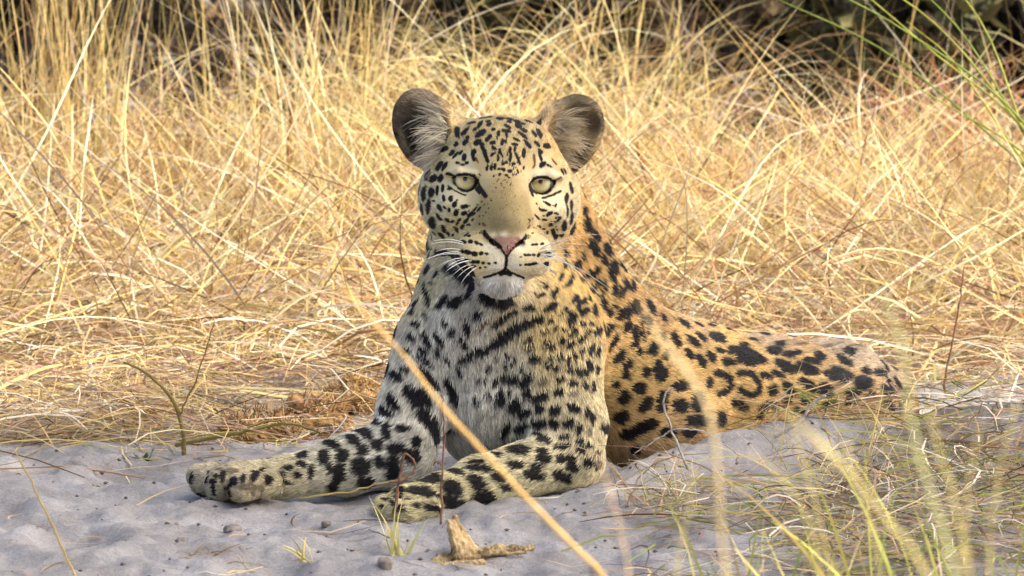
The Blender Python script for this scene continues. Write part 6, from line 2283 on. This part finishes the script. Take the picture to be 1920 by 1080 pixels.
tuft("small pale yellow sprout on the sand below the near forepaw", 745, 1045, 11, .035, .085, [(216, 204, 128, 2), (226, 218, 158, 2)], .012, wmin=.003, wmax=.006, lean=(.1, .7), curl=(.1, .5), droop=0)
tuft("tiny straw sprout left of the pale yellow sprout", 575, 1055, 9, .03, .065, [(206, 190, 118, 2), (186, 170, 110, 2)], .014, wmin=.002, wmax=.004, lean=(.1, .8), droop=0)
tuft("matted brown grass wisp on the sand at the lower left", 375, 1045, 16, .02, .05, [(150, 118, 76, 2), (176, 150, 104, 1)], .02, lean=(.6, 1.3), droop=.2)
tuft("tangle of grey-brown stems on the sand left of the far forepaw", 330, 790, 60, .08, .22, [(170, 142, 92, 2), (196, 172, 118, 2), (120, 92, 64, 1)], .09, lean=(.6, 1.35), curl=(.1, 1.2), droop=.3)

# ------------------------------------------------------------------ twigs
def rest_Y(px, py):
    lo, hi = -1.2, 5.0
    for _ in range(40):
        m_ = (lo + hi) / 2
        q = at(px, py, m_)
        if q.z > float(ground_z(q.x, q.y, False)): lo = m_
        else: hi = m_
    return lo
def twig(name, label, stems, mat, cat="twig"):
    root = bpy.data.objects.new(name, None); COL.objects.link(root)
    x0, y0 = stems[0][0][0]
    q = at(x0, y0, stems[0][1] if not isinstance(stems[0][1], list) else stems[0][1][0])
    root.location = q
    for i, (pp, Y, r0, r1) in enumerate(stems):
        ps = spline(path_px(pp, Y), 18) - np.array(q)
        ps[1:-1] += np.random.default_rng(i + int(x0)).normal(size=(16, 3)) * .0007
        link("stem" if i == 0 else "side_shoot", tube_mesh(name, [Vector(v) for v in ps], list(np.linspace(r0, r1, 18) * S), 6), mat, root)
    return tag(root, label, cat)
twig("arching_stem", "olive arching stem bent over the sand at the left", [([(345, 868), (344, 815), (330, 765), (300, 722), (262, 692), (232, 680)], .25, 5, 2.5), ([(336, 780), (372, 700), (402, 600)], .25, 2, 1)], plain("olive_stem", (150, 130, 74)))
twig("reddish_twig", "thin reddish twig standing in front of the leopard's chest", [([(826, 1000), (829, 900), (832, 800), (828, 740)], -.32, 2.4, 1.2), ([(829, 872), (818, 866), (812, 872)], -.32, 1.6, 1)], M_TWIG)
twig("hooked_twig", "short brown hooked twig at the near forepaw", [([(738, 965), (746, 920), (754, 862), (758, 850)], -.28, 3.4, 2.4), ([(730, 905), (758, 898), (778, 878), (772, 858), (758, 850)], -.28, 2.6, 1.8)], M_TWIG)
twig("grey_twig", "pale grey branching twig in front of the leopard's belly", [([(1290, 880), (1272, 838), (1258, 802), (1244, 762), (1248, 735), (1262, 728)], -.22, 2.6, 1.6), ([(1258, 805), (1300, 806), (1330, 815), (1380, 850)], -.22, 2, 1), ([(1258, 805), (1236, 822), (1190, 850)], -.22, 1.8, 1)], M_GREYTWIG)
twig("curled_twig", "bleached curled twig on the ridge below the leopard's rump", [([(1452, 820), (1500, 790), (1516, 768), (1530, 752), (1548, 742)], -.02, 3.6, 2.2)], M_GREYTWIG)
twig("thorn_twig", "dark reddish twig standing right of the leopard's rump", [([(1782, 760), (1770, 720), (1786, 640), (1800, 560), (1808, 500)], .75, 3, 1.4), ([(1776, 700), (1820, 690), (1850, 680)], .75, 2, 1), ([(1772, 735), (1800, 742), (1840, 740)], .75, 2, 1)], M_TWIG)
twig("lying_stalk", "long brown stalk lying on the sand below the near forepaw", [([(520, 1015), (600, 1030), (720, 1036), (830, 1048)], [rest_Y(520, 1015), rest_Y(600, 1030), rest_Y(720, 1036), rest_Y(830, 1048)], 3.2, 2)], plain("brown_stalk", (172, 140, 86)))
twig("crossing_stem", "olive stem lying across the dung left of the far forepaw", [([(330, 835), (430, 815), (480, 805), (545, 795), (600, 812)], [.28, .22, .2, .2, .18], 4, 2.4), ([(440, 815), (500, 790), (560, 797)], .2, 2.4, 1.6)], plain("olive_stem", (160, 142, 74)))
twig("curved_runner", "thin curved stem lying between the leopard's forepaws", [([(560, 935), (640, 925), (720, 905), (770, 895)], -.2, 2.2, 1.6)], plain("runner", (176, 152, 92)))
for k, (pp, lab) in enumerate([([(545, 330), (542, 270), (546, 225), (549, 190)], "dark rust upright dead leaf left of the leopard's left-hand ear"), ([(1226, 372), (1212, 330), (1200, 290), (1194, 268)], "rust dead leaf standing right of the leopard's cheek"), ([(1384, 392), (1376, 350), (1366, 308)], "short rust dead leaf in the grass right of the leaf beside the cheek")]):
    blade_thing("dead_leaf", lab, pp[::-1], 1.9, 13, (150, 88, 46), "dead leaf")

# ------------------------------------------------------------------ lumps: dung, clods, wood
def lump(name, label, px, py, rx, ry, mat, cat, group=None, seed=0, rough=.25, sub=4, sink=.35, Y=None):
    bm = bmesh.new(); bmesh.ops.create_icosphere(bm, subdivisions=sub, radius=1)
    g_ = np.random.default_rng(seed)
    o_ = g_.uniform(0, 50, 3)
    co = np.array([v.co for v in bm.verts])
    nz = vnoise(co + o_, 2.3) * rough + vnoise(co * 1.0 + o_, 6) * rough * .4 + vnoise(co + o_, 15) * rough * .16
    co = co * (1 + nz)[:, None] * np.array([rx, (rx + ry) * .5, ry]) * S
    for v, c in zip(bm.verts, co): v.co = c
    me = bpy.data.meshes.new(name); bm.to_mesh(me); bm.free()
    me.polygons.foreach_set("use_smooth", np.ones(len(me.polygons), bool))
    o = link(name, me, mat)
    Yg = rest_Y(px, py + ry * .6) if Y is None else Y
    q = at(px, py, Yg)
    o.location = (q.x, q.y, float(ground_z(q.x, q.y)) + ry * S * (1 - 2 * sink) * .8)
    o.rotation_euler = (0, 0, g_.uniform(0, 6.28))
    return tag(o, label, cat, group)
DUNG = [(662, 744, 56, 42, "uppermost fibrous dung ball touching the far foreleg"), (590, 776, 60, 46, "largest fibrous dung ball behind the far foreleg"), (505, 790, 42, 38, "fibrous dung ball with an orange broken face, mid row"), (452, 806, 40, 30, "leftmost fibrous dung ball behind the far forepaw"), (545, 812, 30, 20, "small flattened dung piece in front of the dung row")]
for i, (px, py, rx, ry, lab) in enumerate(DUNG):
    root = lump("dung_ball", lab, px, py, rx, ry, M_DUNG, "dung", "dung balls behind the far foreleg", 30 + i, .46, 4, .25)
    g_ = np.random.default_rng(90 + i)
    n = 800
    dirs = g_.normal(size=(n, 3)); dirs[:, 2] = np.abs(dirs[:, 2]) * .8; dirs /= np.linalg.norm(dirs, axis=1, keepdims=True)
    base = dirs * np.array([rx, (rx + ry) * .5, ry]) * S * .94
    tang = np.cross(dirs, g_.normal(size=(n, 3))); tang /= np.linalg.norm(tang, axis=1, keepdims=True)
    d = tang * .9 + dirs * g_.uniform(.05, .6, (n, 1)); L_ = g_.uniform(.006, .034, n)
    t = np.linspace(-.3, .7, 4)
    p = base[:, None] + d[:, None] * (L_[:, None] * t)[..., None]
    sd = np.cross(d, dirs); sd /= np.linalg.norm(sd, axis=1, keepdims=True) + 1e-9
    w = np.repeat((sd * g_.uniform(.0003, .0009, n)[:, None])[:, None], 4, 1)
    f = ribbon_mesh("fibre", p, w, pick([(196, 158, 102, 3), (146, 108, 68, 2), (222, 196, 146, 2), (110, 80, 52, 1)], n, g_), STRAW, root); f["kind"] = "stuff"
CL = [(437, 988, 17, 11, "largest dark sand clod below the far forepaw"), (432, 1006, 9, 5, "small clod just under the largest dark clod"), (340, 1012, 13, 8, "brown clod at the lower left, beside the grass wisp"), (612, 982, 9, 7, "upper of two small clods below the leopard's forelegs"), (616, 996, 11, 8, "lower of two small clods below the leopard's forelegs"), (466, 944, 9, 6, "small clod pressed against the far forepaw"), (496, 940, 10, 6, "flat clod beside the far forepaw's wrist"), (722, 1068, 14, 14, "upright pale clod at the bottom edge"), (805, 1018, 10, 8, "dark clod left of the broken wood"), (330, 985, 6, 4, "tiny clod left of the largest dark clod"), (1252, 866, 8, 5, "small clod on the sand ridge by the belly"), (1085, 918, 7, 4, "small clod in the sand under the right-hand elbow")]
for i, (px, py, rx, ry, lab) in enumerate(CL):
    lump("sand_clod", lab, px, py, rx, ry, M_CLOD, "clod", "clods on the sand", 60 + i, .3, 3, .3)
g_ = np.random.default_rng(15)
n = 420
kx, ky = g_.uniform(-.72, .72, n), -.75 + 1.2 * g_.random(n)
kz = ground_z(kx, ky)
oct_v = np.array([[1, 0, 0], [-1, 0, 0], [0, 1, 0], [0, -1, 0], [0, 0, .7], [0, 0, -.7]], float)
oct_f = np.array([[0, 2, 4], [2, 1, 4], [1, 3, 4], [3, 0, 4], [2, 0, 5], [1, 2, 5], [3, 1, 5], [0, 3, 5]])
rs_ = g_.uniform(.0008, .0034, n) ** 1.0
cv = (np.stack([kx, ky, kz + rs_ * .3], 1)[:, None] + oct_v[None] * g_.uniform(.6, 1.3, (n, 6, 1)) * rs_[:, None, None]).reshape(-1, 3)
cf = (oct_f[None] + np.arange(n)[:, None, None] * 6).reshape(-1, 3)
tag(link("soil_crumbs", mesh_np("soil_crumbs", cv, cf, False), noisy("crumb", (58, 50, 44), (120, 108, 94), 300)), "tiny dark soil crumbs scattered over the sand", "crumbs", kind="stuff")
_save = PRIMS[:]
PRIMS.clear()
Yw = rest_Y(880, 1055)
wc = lambda a, b, ra, rb, k=8: cap(P(a[0], a[1], Yw + a[2]), P(b[0], b[1], Yw + b[2]), ra * S, rb * S, k * S)
for j in range(5):                                             # the splintered upright, strand by strand
    o_ = (j - 2) * 7
    wc((846 + o_ * .35 + (j % 2) * 5, 966 + abs(o_) * .9 + 7 * (j % 3), .004 * (j - 2)), (878 + o_ * 1.25, 1042, .006 * (j - 2)), 6.5, 12, 4)
wc((806, 1056, -.01), (882, 1044, 0), 9, 19, 6); wc((812, 1064, -.02), (902, 1058, -.02), 8, 11, 4); wc((824, 1048, .0), (870, 1040, 0), 10, 14, 4)
wc((890, 1042, 0), (940, 1030, .01), 13, 11, 5); wc((936, 1032, .01), (1000, 1026, .02), 11, 5, 4); wc((930, 1038, .0), (985, 1036, .0), 7, 3, 3)
CELL = 0.02
wv, wf = surface_nets(.0016)
wf = wf[(wf >= 0).all(1)]
wv = project(wv, 1); wnn = sdf_grad(wv)
wv = wv + wnn * (vnoise(wv, 210) * .0016 + np.abs(vnoise(wv * np.array([1, 1, .22]), 620)) * -.0026)[:, None]
PRIMS[:] = _save
CELL = 0.05
wo = bpy.data.objects.new("broken_wood", None)
w_me = mesh_np("broken_wood", wv, wf)
wo = link("broken_wood", w_me, M_WOOD)
tag(wo, "broken piece of pale rotten wood lying on the sand at the bottom centre", "wood")

# ------------------------------------------------------------------ small green plants
def sprig(label, px, py, n, r, Y=None):
    Y = rest_Y(px, py) if Y is None else Y
    q = at(px, py, Y)
    root = bpy.data.objects.new("green_sprig", None); COL.objects.link(root); root.location = q
    g_ = np.random.default_rng(int(px))
    for i in range(n):
        a, el = g_.uniform(0, 6.28), g_.uniform(.2, 1.2)
        d = Vector((math.cos(a) * math.cos(el), math.sin(a) * math.cos(el), math.sin(el)))
        c = d * r * g_.uniform(.35, 1); s = d.cross(Vector((0, 0, 1))).normalized(); l = r * .32; w_ = r * .17
        up = s.cross(d).normalized()
        vs = [c - d * l, c + s * w_ + up * w_ * .2, c + d * l, c - s * w_ + up * w_ * .2, c + up * -w_ * .12, c - up * w_ * .3]
        me = bpy.data.meshes.new("leaf"); me.from_pydata([tuple(v) for v in vs], [], [(0, 1, 4), (1, 2, 4), (2, 3, 4), (3, 0, 4), (1, 0, 5), (2, 1, 5), (3, 2, 5), (0, 3, 5)])
        link("leaf", me, M_LEAF, root)
        if i % 2 == 0:
            link("stem", tube_mesh("stem", [Vector((0, 0, 0)), c * .5 + Vector((0, 0, r * .08)), c], [r * .03, r * .025, r * .015], 5), M_LEAF, root)
    return tag(root, label, "plant", "green sprigs on the sand")
sprig("small green sprig at the foot of the arching stem", 275, 868, 9, .018)
sprig("tiny green sprig left of the broken wood", 826, 1000, 7, .014)
sprig("green sprig at the left in the straw above the arching stem", 238, 668, 7, .018)
sprig("green sprig among the blurred grass below the leopard's rump", 1400, 870, 9, .02)

# ------------------------------------------------------------------ shrubs tinted dark for shade behind the field and the tree that shades the animal
def leaf_cloud(name, centres, radii, n, size, cols, mat, parent, g_):
    ci = g_.integers(0, len(centres), n)
    d = g_.normal(size=(n, 3)); d /= np.linalg.norm(d, axis=1, keepdims=True)
    c = np.array(centres)[ci] + d * (np.array(radii)[ci] * g_.random(n) ** .45)[:, None]
    a = g_.normal(size=(n, 3)); a /= np.linalg.norm(a, axis=1, keepdims=True)
    b_ = np.cross(a, g_.normal(size=(n, 3))); b_ /= np.linalg.norm(b_, axis=1, keepdims=True)
    s = size * g_.uniform(.6, 1.4, n)[:, None]
    nn = np.cross(a, b_) * s * .15
    v = np.stack([c - a * s, c + b_ * s * .42 + nn, c + a * s, c - b_ * s * .42 + nn], 1).reshape(-1, 3)
    f = np.arange(n * 4).reshape(-1, 4)
    me = mesh_np(name, v, f)
    k = pick(cols, n, g_)
    vcol(me, "tint", np.repeat(k, 4, 0).astype(np.float32))
    o = link(name, me, mat, parent); o["kind"] = "stuff"
    return o
SHRUB_LEAF = grass_material("shrub_leaf", .15)
def shrub(label, X, Y, h, r, cols, seed, n=2600, name="shrub", cat="shrub", limbs=7, size=.022):
    g_ = np.random.default_rng(seed)
    z0 = float(ground_z(X, Y))
    root = bpy.data.objects.new(name, None); COL.objects.link(root); root.location = (X, Y, z0)
    cs, rs = [], []
    for i in range(limbs):
        a = g_.uniform(0, 6.28); sp = r * g_.uniform(.2, 1)
        e = np.array([math.cos(a) * sp, math.sin(a) * sp, h * g_.uniform(.55, 1)])
        m_ = e * .5 + g_.normal(size=3) * r * .12
        ps = spline([np.array([g_.normal() * .03, g_.normal() * .03, -.03]), m_, e], 10)
        link("limb", tube_mesh("limb", [Vector(v) for v in ps], list(np.linspace(.022, .006, 10)), 6), M_BARK, root)
        for t in (.45, .75, 1.0):
            cs.append(ps[int(t * 9)] + g_.normal(size=3) * r * .1); rs.append(r * g_.uniform(.22, .42))
    leaf_cloud("crown", cs, rs, n, size, cols, SHRUB_LEAF, root, g_)
    return tag(root, label, cat)
DK = [(96, 82, 66, 3), (118, 100, 74, 2), (78, 68, 60, 3), (140, 122, 84, 1)]  # shrub leaf tones set low to stand in for shade behind the grass
DG = [(86, 86, 58, 3), (108, 104, 66, 2), (66, 62, 50, 2)]
shrub("twiggy shrub tinted dark for shade behind the grass at the upper left", -.27, 3.15, .5, .24, DK, 1)
shrub("brown shrub tinted dark for shade behind the grass at the top left corner", -.70, 3.25, .5, .24, DK, 2)
shrub("shrub tinted dark for shade behind the leopard's left-hand ear, above the head", -.02, 3.3, .5, .26, DG, 3, n=1600)
shrub("greyish shrub tinted dark for shade behind the grass right of the head", .24, 3.05, .52, .26, DK, 4)
shrub("olive shrub tinted dark for shade behind the grass at the upper right", .52, 3.2, .52, .26, DG, 5)
shrub("shrub tinted nearly black for shade in the top right corner", .76, 3.3, .62, .2, [(34, 28, 26, 3), (48, 40, 34, 1)], 6)
shrub("shrub tinted dark for shade far behind, in the gap above the right-hand ear", .10, 4.4, .8, .5, DK, 7)
shrub("shrub tinted dark for shade far behind, in the gap at the upper left", -.6, 4.6, .8, .5, DK, 8)
shrub("shrub tinted dark for shade far behind, in the gap at the upper right", .75, 4.6, .8, .5, DK, 9)

g_ = np.random.default_rng(41)
n = 16000
lx, ly = g_.uniform(-1.6, 1.6, n), 2.5 + 3.4 * g_.random(n)
lc = np.stack([lx, ly, ground_z(lx, ly, False) + .012 * g_.random(n) + .004], 1)
th = g_.uniform(0, 6.28, n); a_ = np.stack([np.cos(th), np.sin(th), g_.normal(size=n) * .35], 1); b_ = np.stack([-np.sin(th), np.cos(th), g_.normal(size=n) * .35], 1)
sz = g_.uniform(.012, .03, n)[:, None]
v = np.stack([lc - a_ * sz, lc + b_ * sz * .5 + [0, 0, .004], lc + a_ * sz, lc - b_ * sz * .5 + [0, 0, .004]], 1).reshape(-1, 3)
me = mesh_np("shade_leaf_layer", v, np.arange(n * 4).reshape(-1, 4))
vcol(me, "tint", np.repeat(pick([(70, 54, 44, 3), (92, 70, 54, 2), (110, 90, 62, 1), (52, 42, 38, 2)], n, g_), 4, 0).astype(np.float32))  # dark leaf colours added so the sunlit ground here reads as shaded
tag(link("shade_leaf_layer", me, SHRUB_LEAF), "added dark leaves standing in for shade on the ground under the shrubs", "added shade leaves", kind="stuff")

def shade_tree():
    g_ = np.random.default_rng(77)
    horiz = Vector((SUN_DIR.x, SUN_DIR.y)) / SUN_DIR.z       # ground offset per metre of height
    hc = 4.2
    cx, cy = horiz.x * hc + .1, horiz.y * hc - .45            # the crown's shade falls round (.1, -.45)
    tx, ty = cx + 1.2, cy - .4
    root = bpy.data.objects.new("acacia_tree", None); COL.objects.link(root)
    root.location = (tx, ty, float(ground_z(tx, ty)) - .05)
    M_ = lambda p: [Vector(v) for v in p]
    top = np.array([cx - tx, cy - ty, hc - .9])
    tr = spline([np.array([0, 0, 0.]), np.array([.12, .1, 1.1]), np.array([-.05, -.1, 2.2]), top * np.array([.4, .4, 1])], 16)
    link("trunk", tube_mesh("trunk", M_(tr), list(np.linspace(.17, .09, 16)), 10), M_BARK, root)
    cs, rs = [], []
    for i in range(22):
        a = i * 2.4 + g_.normal() * .2; rr = 1.45 * math.sqrt((i + .5) / 22)
        e = np.array([cx - tx + rr * math.cos(a) * 1.25, cy - ty + rr * math.sin(a) * .62, hc + g_.normal() * .15])
        ps = spline([tr[-1 - (i % 4)], (tr[-1] + e) / 2 + np.array([0, 0, .1]), e], 9)
        link("limb", tube_mesh("limb", M_(ps), list(np.linspace(.05, .012, 9)), 6), M_BARK, root)
        cs.append(e); rs.append(.5)
    leaf_cloud("crown", cs, rs, 15000, .05, [(86, 104, 50, 3), (70, 88, 44, 2), (110, 118, 62, 1)], SHRUB_LEAF, root, g_)
    tag(root, "flat-topped acacia standing beside the leopard, its shade falling on the animal", "tree")
shade_tree()
